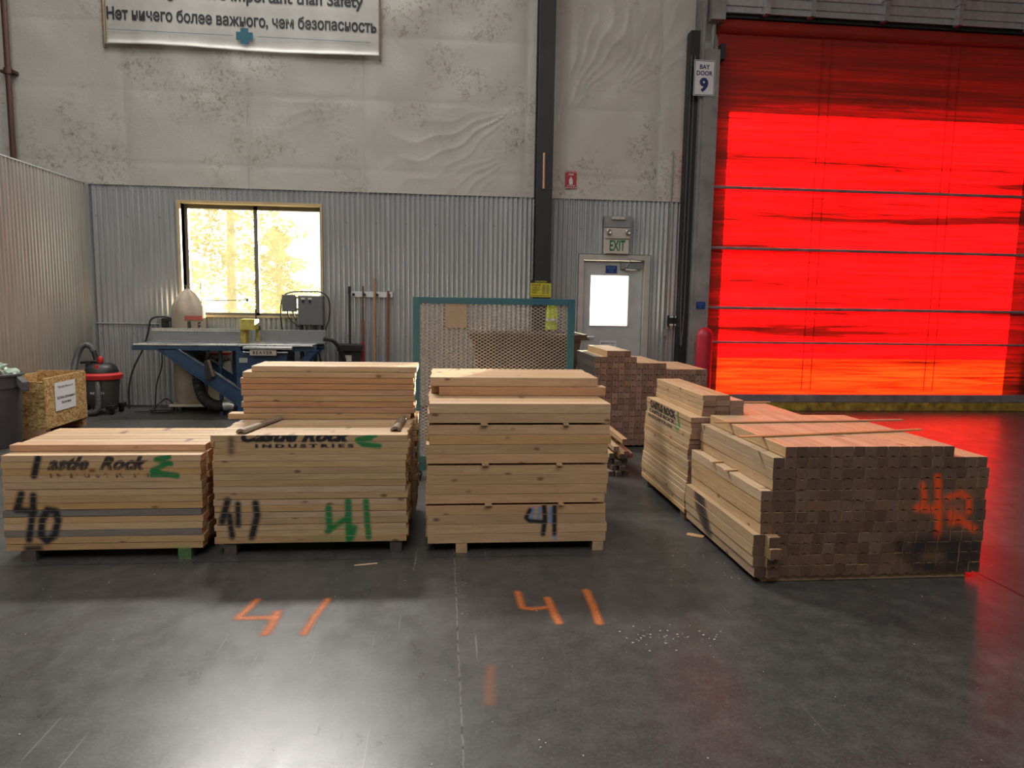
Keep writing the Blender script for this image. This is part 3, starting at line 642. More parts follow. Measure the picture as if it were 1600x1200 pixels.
# ---- far pile of square timbers, same sort as the big pile, in front of the exit door
def farpile():
    p = 0.0637; h = 0.0625
    cols = {15: range(2, 6), 14: range(0, 7), 13: range(0, 12)}
    for i in range(16):
        for c in cols.get(i, range(0, 19)):
            xc = 1.568+p*c+0.031+rg.uniform(-.0015, .0015); y0 = 7.15+rg.uniform(-.003, .003); z = 0.02+h*i
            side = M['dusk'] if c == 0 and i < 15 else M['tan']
            m = pooled('squared_timber', 0.98, 0.0605, h-0.0012, (side, M['endmid']), rg.randrange(6), 6, True)
            put('squared_timber', m, (xc, y0+0.49, z), R(90), f"square timber of the far pile by the exit door, {ORD[c]} from left, {ORD[15-i]} row down", 'squared_timber', 'square timbers of the far pile')
    for k, y in enumerate((7.3, 8.0)):
        put('bearer', board_mesh('bearer', 1.2, 0.06, 0.020, (M['dusk'], M['dusk']), 980+k), (2.18, y, 0), 0, ('thin front batten under the far timber pile', 'thin rear batten under the far timber pile')[k], 'bearer', 'bearers under the stacks')
farpile()

# ---- loose heap of thin sticks between the piles
def heap():
    spec = [(1.475, 5.92, 0.0, 1.40, 6.95, 0.0), (1.54, 5.90, 0.0, 1.50, 6.95, 0.0), (1.605, 5.93, 0.0, 1.585, 6.97, 0.0), (1.51, 5.95, 0.0455, 1.46, 7.0, 0.0455), (1.575, 5.91, 0.0455, 1.545, 7.0, 0.0455),
            (1.475, 5.99, 0.091, 1.40, 7.0, 0.10), (1.54, 5.93, 0.091, 1.47, 7.02, 0.11), (1.615, 6.02, 0.0905, 1.55, 7.02, 0.12), (1.49, 5.97, 0.150, 1.42, 7.03, 0.175), (1.565, 5.92, 0.155, 1.49, 7.0, 0.185),
            (1.62, 5.98, 0.165, 1.50, 7.04, 0.27), (1.67, 6.04, 0.135, 1.565, 7.05, 0.245), (1.52, 5.95, 0.215, 1.44, 7.0, 0.29), (1.63, 6.2, 0.235, 1.53, 7.06, 0.33), (1.59, 5.93, 0.285, 1.46, 7.05, 0.39)]
    for k, (x0, y0, z0, x1, y1, z1) in enumerate(spec):
        a, b = Vector((x0, y0, z0)), Vector((x1, y1, z1)); d = b-a; w = 0.045
        m = board_mesh('loose_stick', d.length, w+0.004, w, (M['tan'] if k > 7 else M['bark'], M['dusk'] if k < 10 else M['endmid']), 600+k)
        put('loose_stick', m, (a+b)/2, math.atan2(d.y, d.x), f"loose sawn stick in the untidy heap between the piles, {ORD[len(spec)-1-k]} from the top", 'stick', 'loose sticks between the piles', ry=-math.atan2(d.z, math.hypot(d.x, d.y)))
heap()

# ------------------------------------------------------------------ the hall: floor, walls, cladding
def struct(mb, name, mat, parent=None, smooth=False):
    o = mb.build(name, mat, parent, smooth); o['kind'] = 'structure'; return o
fl = struct(MB().box((-13, -14, -0.15), (14, 10.05, 0)), 'floor', M['floor'])
def floor_paint(strokes, label):
    xs = [p[0] for s_ in strokes for p in s_[3]]; ys = [p[1] for s_ in strokes for p in s_[3]]; pad = 0.05
    x0, x1, y0, y1 = min(xs)-pad, max(xs)+pad, min(ys)-pad, max(ys)+pad; nu, nv = int((x1-x0)/0.006), int((y1-y0)/0.006); fn = painter(strokes)
    b = MB(); b.grid(lambda u, v: (x0+(x1-x0)*u, y0+(y1-y0)*v, 0.0012), nu, nv); me = b.mesh('paint_mark', M['spray'])
    at = me.attributes.new('paint', 'FLOAT_COLOR', 'POINT'); at.data.foreach_set('color', [c for v in b.v for c in fn(v[0], v[1])])
    o = bpy.data.objects.new('paint_mark', me); C.objects.link(o); o.parent = fl; o['label'] = label
floor_paint(PAINT_FLOOR[:3], 'orange sprayed 41 on the floor before the two-tier stack'); floor_paint(PAINT_FLOOR[3:6], 'orange sprayed 41 on the floor before the knotty stack'); floor_paint(PAINT_FLOOR[6:], 'faint orange dash on the floor')

w = MB(); WX = (-3.50, -1.665); WZ = (1.262, 2.752); DX = (1.975, 2.865); DZ = 2.125; BX = (3.975, 8.62); BZ = 4.235
def wallcol(x0, x1, z0, z1): w.box((x0, 10.02, z0), (x1, 10.27, z1))
wallcol(-13, WX[0], 0, 9); wallcol(WX[0], WX[1], 0, WZ[0]); wallcol(WX[0], WX[1], WZ[1], 9); wallcol(WX[1], DX[0], 0, 9); wallcol(DX[0], DX[1], DZ, 9); wallcol(DX[1], BX[0], 0, 9); wallcol(BX[0], BX[1], BZ, 9); wallcol(BX[1], 14, 0, 9)
wb = struct(w, 'wall_back', M['hall'])
struct(MB().box((-13.2, -14, 0), (-13, 10.27, 9)), 'wall_left', M['hall']); struct(MB().box((14, -14, 0), (14.2, 10.27, 9)), 'wall_right', M['hall']); struct(MB().box((-13.2, -14.2, 0), (14.2, -14, 9)), 'wall_front', M['hall'])
struct(MB().box((-13.2, -14.2, 9), (14.2, 10.27, 9.2)), 'ceiling', M['hall'])

def corr(b, x0, x1, z0, z1, yfun):
    pitch = 0.0677; n = max(2, int((x1-x0)/pitch*8)); 
    for i in range(n+1):
        x = x0+(x1-x0)*i/n; y = yfun(x); b.v += [(x, y, z0), (x, y, z1)]
    k = len(b.v)-2*(n+1)
    for i in range(n): b.f.append((k+2*i, k+2*i+2, k+2*i+3, k+2*i+1)); b.mi.append(0)
yc = lambda x: 9.992-0.0120*math.cos(2*math.pi*x/0.0677)
b = MB()
for x0, x1, z0, z1 in ((-8, -3.535, 0.02, 2.97), (-3.535, -1.64, 0.02, 1.235), (-3.535, -1.64, 2.785, 2.97), (-1.64, 1.90, 0.02, 2.97), (1.90, 2.965, 2.205, 2.97), (2.965, 3.44, 0.02, 2.97)): corr(b, x0, x1, z0, z1, yc)
struct(b, 'corrugated_cladding', M['galv'], wb, True)
# screw heads in two rows along the top of the cladding
b = MB()
for z in (2.93, 2.885):
    x = -4.6
    while x < 3.42:
        if not (1.2 < x < 1.5): b.lathe([(0.006, 0), (0.004, 0.004)], (0, 0, 0), 8); k = 16; b.v[-k:] = [(x+v[0], 9.984-v[2], z+v[1]) for v in b.v[-k:]]
        x += 0.0677
for z in (2.55, 1.0):
    x = -4.57
    while x < 3.42:
        if not (-3.6 < x < -1.6) and not (1.2 < x < 1.5) and not (1.88 < x < 3.0 and z < 2.2): b.lathe([(0.007, 0), (0.004, 0.004)], (0, 0, 0), 8); k = 16; b.v[-k:] = [(x+v[0], 9.984-v[2], z+v[1]) for v in b.v[-k:]]
        x += 0.0677*6
struct(b, 'screw_heads', M['dksteel'], wb)['kind'] = 'stuff'

SEAMX = [-5.66, -4.13, -2.597, -1.07, 1.12, 1.68, 3.0]; SEAMZ = [3.25, 4.165, 4.99, 5.9]
rn = random.Random(5); FB = [(rn.uniform(2, 9), rn.uniform(2, 9), rn.uniform(0, 6)) for _ in range(10)]
FOLDS = [((1.10, 4.16), 0.85, 1.7, 0.021, math.radians(207), 0.36), ((1.02, 3.62), 0.6, 1.0, 0.017, math.radians(215), 0.5), ((-2.6, 4.16), 0.4, 0.9, 0.012, math.radians(275), 0.7), ((1.75, 4.15), 0.5, 1.2, 0.018, math.radians(60), 0.5), ((2.3, 4.3), 0.7, 1.3, 0.014, math.radians(50), 0.6), ((-1.07, 4.16), 0.5, 1.0, 0.010, math.radians(205), 0.6), ((1.52, 3.7), 0.3, 0.9, 0.02, math.radians(75), 0.35)]
def sheet(u, v):
    x = -8+11.46*u; z = 2.955+(7.2-2.955)*v
    dx = min(abs(x-s_) for s_ in SEAMX); dz = min(abs(z-s_) for s_ in SEAMZ)
    d = 0.015*(1-math.exp(-dx/0.06))+0.006*(1-math.exp(-dz/0.03))
    for i, (a, c, p) in enumerate(FB): d += 0.0016*math.sin(a*x+c*z*(1 if i % 2 else -1)+p)
    for (fx, fz), wd, ln, amp, an, spread in FOLDS:
        rx, rz = x-fx, z-fz; r = math.hypot(rx, rz)
        if r < 1e-3: continue
        da = (math.atan2(rz, rx)-an+math.pi) % (2*math.pi)-math.pi
        if abs(da) < spread*1.6 and r < ln*1.3:
            e = math.exp(-(da/spread)**2*1.5)*math.exp(-(r/ln)**2)*(1-math.exp(-r/0.12))
            d += amp*e*(1-abs(math.sin(da*19+1.2*math.sin(r*3+wd*9)+0.5*math.sin(r*11))))**2.2
    return (x, 9.985-max(0, d), z)
struct(MB().grid(sheet, 460, 170), 'insulation_sheet', M['sheet'], wb, True)
b = MB()
for x in SEAMX: b.box((x-0.006, 9.976, 2.96), (x+0.006, 9.986, 7.2))
struct(b, 'seam_tape', plain('pale seam tape', (0.52, 0.52, 0.49), 0.4, 0, 0.1), wb)

# corrugated partition on the left, with end trim
px = -4.68; b = MB(); n0 = len(b.v)
corr(b, 5.6, 9.99, 0.02, 2.965, lambda q: 0.0120*math.cos(2*math.pi*q/0.0677)); b.v = [(px+0.004+v[1], v[0], v[2]) for v in b.v]
pt = struct(b, 'wall_partition', M['galvp'], None, True)
struct(MB().box((px-0.10, 5.6, 0), (px-0.012, 10.0, 2.96)), 'partition_framing', M['hall'], pt)
b = MB(); b.box((px-0.005, 9.955, 0.02), (px+0.045, 9.985, 2.97)); struct(b, 'corner_trim', M['galv'], pt)
b = MB(); b.box((px-0.10, 5.6, 2.96), (px+0.016, 9.99, 2.975)); struct(b, 'cap_trim', M['galv'], pt)

# window 1
win = empty('window_1', (-2.58, 10, 1.26)); win['kind'] = 'structure'
def wpart(mb, name, mat): 
    mb.v = [(v[0]+2.58, v[1]-10, v[2]-1.26) for v in mb.v]; o = mb.build(name, mat, win); o['kind'] = 'structure'; return o
b = MB(); b.box((-3.535, 9.965, 1.235), (-3.50, 10.25, 2.785)); b.box((-1.665, 9.965, 1.235), (-1.64, 10.25, 2.785)); b.box((-3.50, 9.965, 2.752), (-1.665, 10.25, 2.785)); b.box((-3.50, 9.955, 1.235), (-1.665, 10.25, 1.262)); wpart(b, 'window_lining', M['winwood'])
b = MB()
for x0, x1 in ((-3.50, -3.455), (-2.585, -2.535), (-1.70, -1.665)): b.box((x0, 10.14, 1.262), (x1, 10.20, 2.752))
b.box((-3.455, 10.14, 2.70), (-1.70, 10.20, 2.752)); b.box((-3.455, 10.14, 1.262), (-1.70, 10.20, 1.295)); wpart(b, 'window_sash', M['winmetal'])
b = MB(); b.box((-3.455, 10.165, 1.295), (-2.585, 10.169, 2.70)); b.box((-2.535, 10.165, 1.295), (-1.70, 10.169, 2.70)); wpart(b, 'window_pane', M['dusty'])

# exit door (door 1)
dr = empty('door_1', (2.42, 10, 0)); dr['kind'] = 'structure'
def dpart(mb, name, mat, parent=None, smooth=False):
    mb.v = [(v[0]-2.42, v[1]-10, v[2]) for v in mb.v]; o = mb.build(name, mat, parent or dr, smooth); o['kind'] = 'structure'; return o
b = MB(); b.box((1.915, 9.955, 0), (1.985, 10.12, 2.195)); b.box((2.865, 9.955, 0), (2.95, 10.12, 2.195)); b.box((1.985, 9.955, 2.125), (2.865, 10.12, 2.195)); b.box((1.985, 10.03, 0), (2.0, 10.10, 2.125)); b.box((2.85, 10.03, 0), (2.865, 10.10, 2.125)); dpart(b, 'door_frame', M['frame'])
b = MB(); GX = (2.10, 2.665); GZ = (1.185, 1.91)
b.box((1.99, 10.035, 0.01), (GX[0], 10.08, 2.115)); b.box((GX[1], 10.035, 0.01), (2.855, 10.08, 2.115)); b.box((GX[0], 10.035, 0.01), (GX[1], 10.08, GZ[0])); b.box((GX[0], 10.035, GZ[1]), (GX[1], 10.08, 2.115)); leaf = dpart(b, 'door_leaf', M['door'])
b = MB(); 
for a_, c_ in (((2.09, 10.027, 1.175), (2.675, 10.035, 1.19)), ((2.09, 10.027, 1.905), (2.675, 10.035, 1.92)), ((2.09, 10.027, 1.19), (2.105, 10.035, 1.905)), ((2.66, 10.027, 1.19), (2.675, 10.035, 1.905))): b.box(a_, c_)
dpart(b, 'glazing_bead', M['door'])
dpart(MB().box((GX[0], 10.055, GZ[0]), (GX[1], 10.060, GZ[1])), 'door_glass', M['clear'])
b = MB(); b.box((2.53, 9.985, 2.0), (2.83, 10.035, 2.09), bev=0.008); dpart(b, 'door_closer', M['fence'])
b = MB(); b.tube([(2.60, 9.985, 1.995), (2.75, 9.955, 1.985)], 0.008); b.box((2.62, 9.935, 2.115), (2.70, 9.960, 2.15)); b.tube([(2.66, 9.955, 2.13), (2.60, 9.975, 2.02)], 0.007); dpart(b, 'closer_arm', M['alu'])
b = MB(); b.box((2.02, 10.0, 1.0), (2.09, 10.035, 1.05)); b.tube([(2.05, 9.97, 1.025), (2.16, 9.97, 1.025)], 0.009); b.tube([(2.05, 10.03, 1.025), (2.05, 9.97, 1.025)], 0.009); dpart(b, 'door_handle', M['alu'])
def sign(name, loc, wd, hg, mat, label, thick=0.004, rad=0.0, frame=None):
    o = empty(name, loc, 0, label, 'sign'); MB().box((0, -thick, 0), (wd, 0, hg), bev=rad).build('sign_plate', mat, o)
    return o
s1 = sign('door_number_sign', (2.318, 10.034, 1.938), 0.165, 0.108, M['bluesign'], 'small blue placard reading DOOR 10 on the exit door above its glass')
lettering(s1, 'DOOR', 0.025, -0.004, 0.060, 0.115, 0.032, M['ltblue'], bold=0.01); lettering(s1, '10', 0.055, -0.004, 0.015, 0.055, 0.034, M['ltblue'], bold=0.01)
s1 = sign('door_notice', (2.262, 10.034, 0.865), 0.245, 0.105, M['white'], 'white notice low on the grey exit door, just above the far pile')
lettering(s1, 'EMERGENCY EXIT', 0.018, -0.004, 0.058, 0.21, 0.022, M['navy'], bold=0.02); lettering(s1, 'ALARM WILL SOUND', 0.035, -0.004, 0.025, 0.17, 0.016, M['navy'], bold=0.01)

# combined emergency light and exit sign
ex = empty('exit_light', (2.447, 9.975, 2.21), 0, 'cream emergency exit light with green EXIT letters above the grey door', 'exit sign')
MB().box((-0.19, -0.09, 0.36), (0.18, 0, 0.52), bev=0.006).build('battery_box', M['steel'], ex); MB().box((-0.10, -0.12, 0.465), (0.085, -0.088, 0.505), bev=0.004).build('lamp_bar', M['exitcase'], ex)
MB().box((-0.182, -0.09, 0.205), (0.172, 0, 0.352), bev=0.006).build('lamp_housing', M['exitcase'], ex)
for x in (-0.135, 0.135):
    q = MB(); q.lathe([(0.036, 0), (0.036, 0.045), (0.028, 0.05), (0.0, 0.035)], n=20, cap=False); q.v = [(x+v[0], -0.088-v[2], 0.295+v[1]) for v in q.v]; q.build('emergency_lamp', M['alu'], ex, True)
MB().box((-0.182, -0.07, 0.0), (0.165, 0, 0.20), bev=0.005).build('exit_face', M['exitcase'], ex); lettering(ex, 'EXIT', -0.112, -0.071, 0.035, 0.222, 0.148, M['greenink'], 'exit_letters', bold=0.02)

# steel column in front of the wall
col = MB(); col.box((1.245, 9.60, 0), (1.455, 9.63, 9.0)); col.box((1.245, 9.87, 0), (1.455, 9.90, 9.0)); col.box((1.335, 9.63, 0), (1.365, 9.87, 9.0)); c0 = struct(col, 'steel_column', M['dksteel'])
for x in (1.222, 1.477):
    struct(MB().tube([(x, 9.72, 0.0), (x, 9.72, 2.9)], 0.012), 'column_conduit', M['conduit'], c0, True)
o = MB().tube([(1.335, 9.585, 3.485), (1.338, 9.585, 3.02)], 0.016, 8).build('wooden_stick', M['handlewood'], None, True); setp(o, 'short pale wooden stick fixed upright to the dark steel column', 'stick')
s1 = sign('caution_sign', (1.183, 9.595, 1.578), 0.283, 0.228, M['cautiony'], 'yellow and black caution sign about safety vests on the dark column')
MB().box((0, -0.0055, 0.19), (0.283, -0.004, 0.228)).build('sign_header', M['ink'], s1); lettering(s1, 'CAUTION', 0.06, -0.0056, 0.197, 0.16, 0.024, M['cautiony'], bold=0.02)
for k, tx in enumerate(('PLEASE', 'TAKE A', 'SAFETY', 'VEST')): lettering(s1, tx, 0.018, -0.004, 0.150-0.034*k, (0.125, 0.11, 0.12, 0.075)[k], 0.026, M['ink'], bold=0.02)
lettering(s1, 'RETURN AFTER USE', 0.02, -0.004, 0.012, 0.24, 0.014, M['ink'], bold=0.02)
q = MB(); q.prism([(0.165, 0.04), (0.20, 0.04), (0.205, 0.165), (0.165, 0.17), (0.155, 0.10)], 'y', -0.0055, -0.004); q.prism([(0.215, 0.04), (0.255, 0.04), (0.262, 0.10), (0.25, 0.17), (0.215, 0.165)], 'y', -0.0055, -0.004); q.build('vest_pictogram', plain('olive vest ink', (0.33, 0.30, 0.06), 0.5), s1)
vs = MB()
def vest(u, v):
    x = 1.40+0.16*u; z = 1.13+0.40*v; wv = 0.012*math.sin(u*14+v*3)+0.008*math.sin(v*11); nar = 0.35*(v**3)
    return (x*(1-0)+(1.48-x)*nar, 9.58-0.02+wv, z)
vo = empty('safety_vest', (0, 0, 0), 0, 'lime yellow safety vest hanging on the column behind the mesh panel', 'safety vest')
vs.grid(vest, 24, 24); q = vs.build('vest_cloth', M['vest'], vo, True); q.modifiers.new('s', 'SOLIDIFY').thickness = 0.006
MB().grid(lambda u, v: (lambda a: (a[0], a[1]-0.008, a[2]))(vest(u, 0.30+0.10*v)), 24, 3).build('reflective_band', M['white'], vo, True)
s1 = sign('fire_extinguisher_sign', (1.687, 9.955, 3.09), 0.158, 0.242, M['signred'], 'red fire extinguisher sign with white pictogram on the white wall sheeting')
MB().box((0.012, -0.0055, 0.03), (0.146, -0.004, 0.21)).build('sign_ground', plain('sign red panel', (0.50, 0.03, 0.03), 0.45), s1); q = MB(); q.box((0.055, -0.007, 0.055), (0.105, -0.0055, 0.125)); q.prism([(0.055, 0.125), (0.105, 0.125), (0.09, 0.145), (0.07, 0.145)], 'y', -0.007, -0.0055); q.box((0.072, -0.007, 0.145), (0.088, -0.0055, 0.16)); q.build('extinguisher_pictogram', M['white'], s1)
lettering(s1, 'FIRE', 0.045, -0.0055, 0.18, 0.07, 0.024, M['white'], bold=0.03); lettering(s1, 'EXTINGUISHER', 0.02, -0.0055, 0.034, 0.12, 0.013, M['white'], bold=0.02)
q = MB()
for k in range(6):
    for zz in (0.0, 0.215): q.prism([(0.004+k*0.026, zz+0.002), (0.014+k*0.026, zz+0.002), (0.024+k*0.026, zz+0.025), (0.014+k*0.026, zz+0.025)], 'y', -0.0055, -0.004)
q.build('hazard_stripes', M['white'], s1)

# banner
bn = empty('safety_banner', (-2.58, 9.93, 4.70), 0, 'grubby white vinyl safety banner hanging high on the sheeted wall', 'banner')
def ban(u, v):
    x = -1.72+3.455*u; z = 1.35*v
    return (x, -0.012-0.018*math.sin(u*9)*(1-v)-0.008*abs(math.sin(u*23+1))*(1-v)**5-(0.03*math.exp(-z/0.02)), z+0.010*math.sin(u*7)*(1-v))
MB().grid(ban, 120, 40).build('banner_cloth', M['vinyl'], bn, True).modifiers.new('s', 'SOLIDIFY').thickness = 0.002
BY = -0.056
def on_cloth(o):
    for v in o.data.vertices:
        u, w_ = (v.co.x+1.72)/3.455, v.co.z/1.35; v.co.y = ban(u, w_)[1]-0.013
    return o
on_cloth(lettering(bn, 'Нет ничего более важного, чем безопасность', -1.70, BY, 0.275, 3.39, 0.185, M['ink'], bold=0.026)); on_cloth(lettering(bn, 'Nothing is more important than Safety', -1.50, BY, 0.56, 3.02, 0.20, M['ink'], bold=0.026))
for a_, c_ in (((-1.69, BY-0.001, 0.168), (-0.14, BY, 0.174)), ((0.17, BY-0.001, 0.168), (1.62, BY, 0.174))): MB().box(a_, c_).build('rule_line', M['teal'], bn)
q = MB(); q.box((-0.045, BY-0.0015, 0.07), (0.055, BY, 0.27)); q.box((-0.10, BY-0.0015, 0.12), (-0.045, BY, 0.22)); q.box((0.055, BY-0.0015, 0.12), (0.11, BY, 0.22)); q.build('cross_emblem', M['teal'], bn)
for x in (-1.74, 1.735):
    MB().box((x-0.012, -0.05, -0.045), (x+0.012, 0.0, 1.35)).build('banner_batten', M['bark'], bn)

# sprinkler pipe on the wall at the far left
pp = empty('wall_pipe', (-5.49, 9.88, 0), 0, 'rusty brown pipe running up the white wall behind the partition', 'pipe')
MB().tube([(0, 0, 0.0), (0, 0, 8.9)], 0.034, 14).build('pipe_run', M['rust'], pp, True); 
for z in (4.30, 6.6): MB().tube([(0, 0, z-0.035), (0, 0, z+0.035)], 0.05, 14).build('pipe_coupling', M['rust'], pp, True); MB().box((-0.085, -0.015, z-0.02), (0.085, 0.09, z+0.015)).build('pipe_clamp', M['rust'], pp)
cd = empty('wall_conduit', (-4.62, 9.965, 1.132), 0, 'thin grey conduit running along the corrugated wall to an outlet', 'conduit'); MB().tube([(0, 0, 0), (0.82, 0, 0)], 0.011, 10).build('conduit_run', M['conduit'], cd, True); MB().box((0.82, -0.04, -0.06), (0.92, 0.02, 0.075), bev=0.004).build('outlet_box', M['steel'], cd)
q = MB().box((-0.045, -0.035, 0.0), (0.045, 0.0, 0.12), bev=0.01); q.box((0.075, -0.03, 0.0), (0.105, 0.0, 0.1))
o = q.build('power_plug', M['black'], None, False, (-3.715, 9.922, 1.095)); setp(o, 'black power plug in the outlet left of the filter bag', 'plug')

# ------------------------------------------------------------------ bay door (door 2): red curtain, bars, rail, frame
bd = empty('door_2', (6.2, 9.7, 0)); bd['kind'] = 'structure'
def bpart(mb, name, mat, smooth=False):
    mb.v = [(v[0]-6.2, v[1]-9.7, v[2]) for v in mb.v]; o = mb.build(name, mat, bd, smooth); o['kind'] = 'structure'; return o
def cloth(x0, x1, z0, z1):
    def fn(u, v):
        x = x0+(x1-x0)*u; z = z0+(z1-z0)*v; return (x, 9.735+0.010*math.sin(z*3.1+0.6*math.sin(x))+0.004*math.sin(x*2.1), z)
    return fn
bpart(MB().grid(cloth(3.715, 8.78, 0.757, 5.36), 30, 90), 'door_curtain', M['redfab'], True)
bpart(MB().grid(cloth(3.715, 8.78, 0.235, 0.757), 30, 12), 'sunlit_curtain_band', M['redfab_sunlit'], True)  # foot of the same curtain; orange colour stands in for sun on it
for z in (3.136, 2.305, 1.472, 0.985):
    bpart(MB().tube([(3.70, 9.70, z), (8.78, 9.70, z)], 0.024 if z > 1 else 0.017, 12), 'wind_bar', M['rail'], True)
bpart(MB().box((3.71, 9.84, 0), (3.965, 10.02, 5.36)).box((3.965, 9.99, 4.235), (8.62, 10.02, 5.36)).box((8.62, 9.80, 0), (8.9, 10.02, 5.36)), 'door_surround', M['hall'])
bpart(MB().box((3.72, 9.67, 0.125), (8.76, 9.77, 0.240), bev=0.006), 'bottom_rail', M['rail']); bpart(MB().box((3.72, 9.675, 0.0), (8.76, 9.765, 0.125), bev=0.01), 'bottom_seal', M['yellowedge'])
b = MB()
for x in (5.20, 5.335, 7.10, 7.235): b.box((x-0.006, 9.722, 0.3), (x+0.006, 9.7235, 5.3))
bpart(b, 'curtain_weld', M['redfab'])
bpart(MB().box((3.50, 9.62, 0.0), (3.705, 9.80, 4.93), bev=0.004).box((3.46, 9.66, 0.0), (3.50, 9.78, 5.7)), 'door_guide', M['jamb']); bpart(MB().box((8.79, 9.62, 0.0), (9.0, 9.80, 4.93)), 'door_guide', M['jamb'])
bpart(MB().box((3.33, 9.74, 0.0), (3.46, 9.90, 5.2)), 'lift_track', M['dksteel']); bpart(MB().box((3.705, 9.60, 4.80), (3.77, 9.72, 5.0)), 'roller_bracket', M['dksteel'])
bpart(MB().tube([(3.715, 9.76, 5.27), (8.78, 9.76, 5.27)], 0.10, 20), 'curtain_roll', M['redfab'], True)
bpart(MB().box((3.62, 9.70, 5.375), (8.9, 9.95, 5.43)), 'curtain_roll_housing', M['dksteel'])
# raised sectional door above the curtain, seen as ribbed steel
b = MB(); 
def rib(u, v):
    z = 5.42+0.95*v; f = (z*8) % 1; return (3.75+5.4*u, 9.66-0.02*(1 if f < 0.5 else 0)-0.10*v, z)
b.grid(rib, 2, 120); raised = bpart(b, 'raised_steel_panel', galv('grimy ribbed steel', (0.50, 0.50, 0.51), 0.45, 0.35))
for x in (4.30, 4.93, 5.98, 7.05, 8.1):
    bpart(MB().box((x-0.03, 9.52, 5.38), (x+0.03, 9.64, 5.66)).box((x-0.045, 9.50, 5.64), (x+0.045, 9.62, 5.70)).box((x-0.03, 9.50, 5.70), (x+0.03, 9.60, 6.3)), 'panel_stile', M['alu'])
bpart(MB().box((3.55, 9.58, 5.3), (3.74, 9.76, 5.8)), 'spring_bracket', M['jamb'])
s1 = sign('bay_number_sign', (3.345, 9.61, 4.315), 0.293, 0.462, M['white'], 'white sign reading BAY DOOR 9 beside the top of the red door', rad=0.0015)
for a_, c_ in (((0.008, 0.008), (0.285, 0.016)), ((0.008, 0.446), (0.285, 0.454)), ((0.008, 0.008), (0.015, 0.454)), ((0.278, 0.008), (0.285, 0.454))): MB().box((a_[0], -0.0052, a_[1]), (c_[0], -0.004, c_[1])).build('sign_border', M['navy'], s1)
lettering(s1, 'BAY', 0.078, -0.004, 0.345, 0.14, 0.058, M['navy'], bold=0.03); lettering(s1, 'DOOR', 0.036, -0.004, 0.262, 0.222, 0.060, M['navy'], bold=0.03); lettering(s1, '9', 0.082, -0.004, 0.045, 0.122, 0.19, M['navy'], bold=0.045)
s1 = sign('frame_placard', (3.525, 9.618, 1.452), 0.13, 0.098, M['bluesign'], 'small blue placard on the grey guide of the red bay door'); lettering(s1, 'DOOR 9', 0.02, -0.004, 0.055, 0.09, 0.022, M['ltblue']); lettering(s1, '9', 0.05, -0.004, 0.015, 0.02, 0.03, M['ltblue'])
# hand chain, push button boxes
chn = empty('hand_chain', (3.36, 9.70, 0.93), 0, 'long loop of thin hoist chain hanging beside the bay door track', 'chain')
q = MB()
for s_ in (-1, 1):
    for k in range(130):
        z = 0.03+k*0.030; x = s_*0.026*min(1, 0.25+z*1.5)
        q.tube([(x-0.005, 0.004*(k % 2), z), (x+0.005, -0.004*(k % 2), z+0.026)], 0.0045, 5)
q.tube([(-0.01, 0, 0.03), (0, 0, 0.0), (0.01, 0, 0.03)], 0.006, 5); q.build('chain_links', M['rail'], chn)
for x, z, lab in ((3.262, 1.20, 'left grey button box on the wall end beside the bay door'), (3.335, 1.20, 'right grey button box on the wall end beside the bay door')):
    o = empty('switch_box', (x, 9.93, z), 0, lab, 'switch', 'button boxes by the bay door'); MB().box((-0.034, -0.06, 0.0), (0.034, 0.03, 0.15), bev=0.004).build('box_body', M['dksteel'], o)
    for zz in (0.004, 0.12): MB().box((-0.026, -0.068, zz), (0.026, -0.058, zz+0.026)).build('box_button', M['white'], o)
o = empty('conduit_box', (3.195, 9.95, 1.05), 0, 'small grey box on a conduit below the button boxes', 'junction box'); MB().box((-0.025, -0.05, 0), (0.03, 0.02, 0.11), bev=0.004).build('box_body', M['jamb'], o); MB().tube([(0, -0.01, -0.98), (0, -0.01, 0)], 0.010, 8).build('conduit', M['conduit'], o, True); MB().tube([(0.01, -0.01, 0.11), (0.014, -0.01, 2.6)], 0.010, 8).build('conduit', M['conduit'], o, True)
o = empty('bollard', (3.56, 9.33, 0), 0, 'red sleeved safety bollard standing before the left bay door guide', 'bollard'); q = MB(); q.lathe([(0.108, 0), (0.108, 1.08), (0.10, 1.13), (0.07, 1.18), (0.035, 1.20), (0.0, 1.205)], n=28); q.build('bollard_sleeve', M['bollard'], o, True); MB().lathe([(0.125, 0), (0.125, 0.015), (0.108, 0.02)], n=28).build('base_ring', M['dksteel'], o, True)

# ------------------------------------------------------------------ expanded metal guard panel behind the stacks
gp = empty('guard_panel', (0.44, 6.0, 0), 0, 'teal blue framed expanded metal guard panel standing behind the knotty stack', 'guard panel')
GXa, GXb, GZa, GZb = -0.69, 0.685, 0.05, 1.535
def bar(a, b, name='frame_bar'): MB().box(a, b, bev=0.003).build(name, M['panel'], gp)
bar((GXa, -0.025, GZa), (GXa+0.055, 0.025, GZb)); bar((GXb-0.058, -0.025, GZa), (GXb, 0.025, GZb)); bar((GXa+0.055, -0.025, GZb-0.055), (GXb-0.058, 0.025, GZb)); bar((GXa+0.055, -0.025, 0.115), (GXb-0.058, 0.025, 0.175)); bar((GXa+0.055, -0.03, 0.05), (GXb-0.058, 0.02, 0.105))
for x in (GXa+0.02, GXb-0.025): MB().box((x-0.05, -0.16, 0.0), (x+0.05, 0.16, 0.05), bev=0.004).build('foot', M['dksteel'], gp)
q = MB(); x0, x1, z0, z1 = GXa+0.05, GXb-0.053, 0.17, GZb-0.05; pw, ph = 0.0500, 0.0285
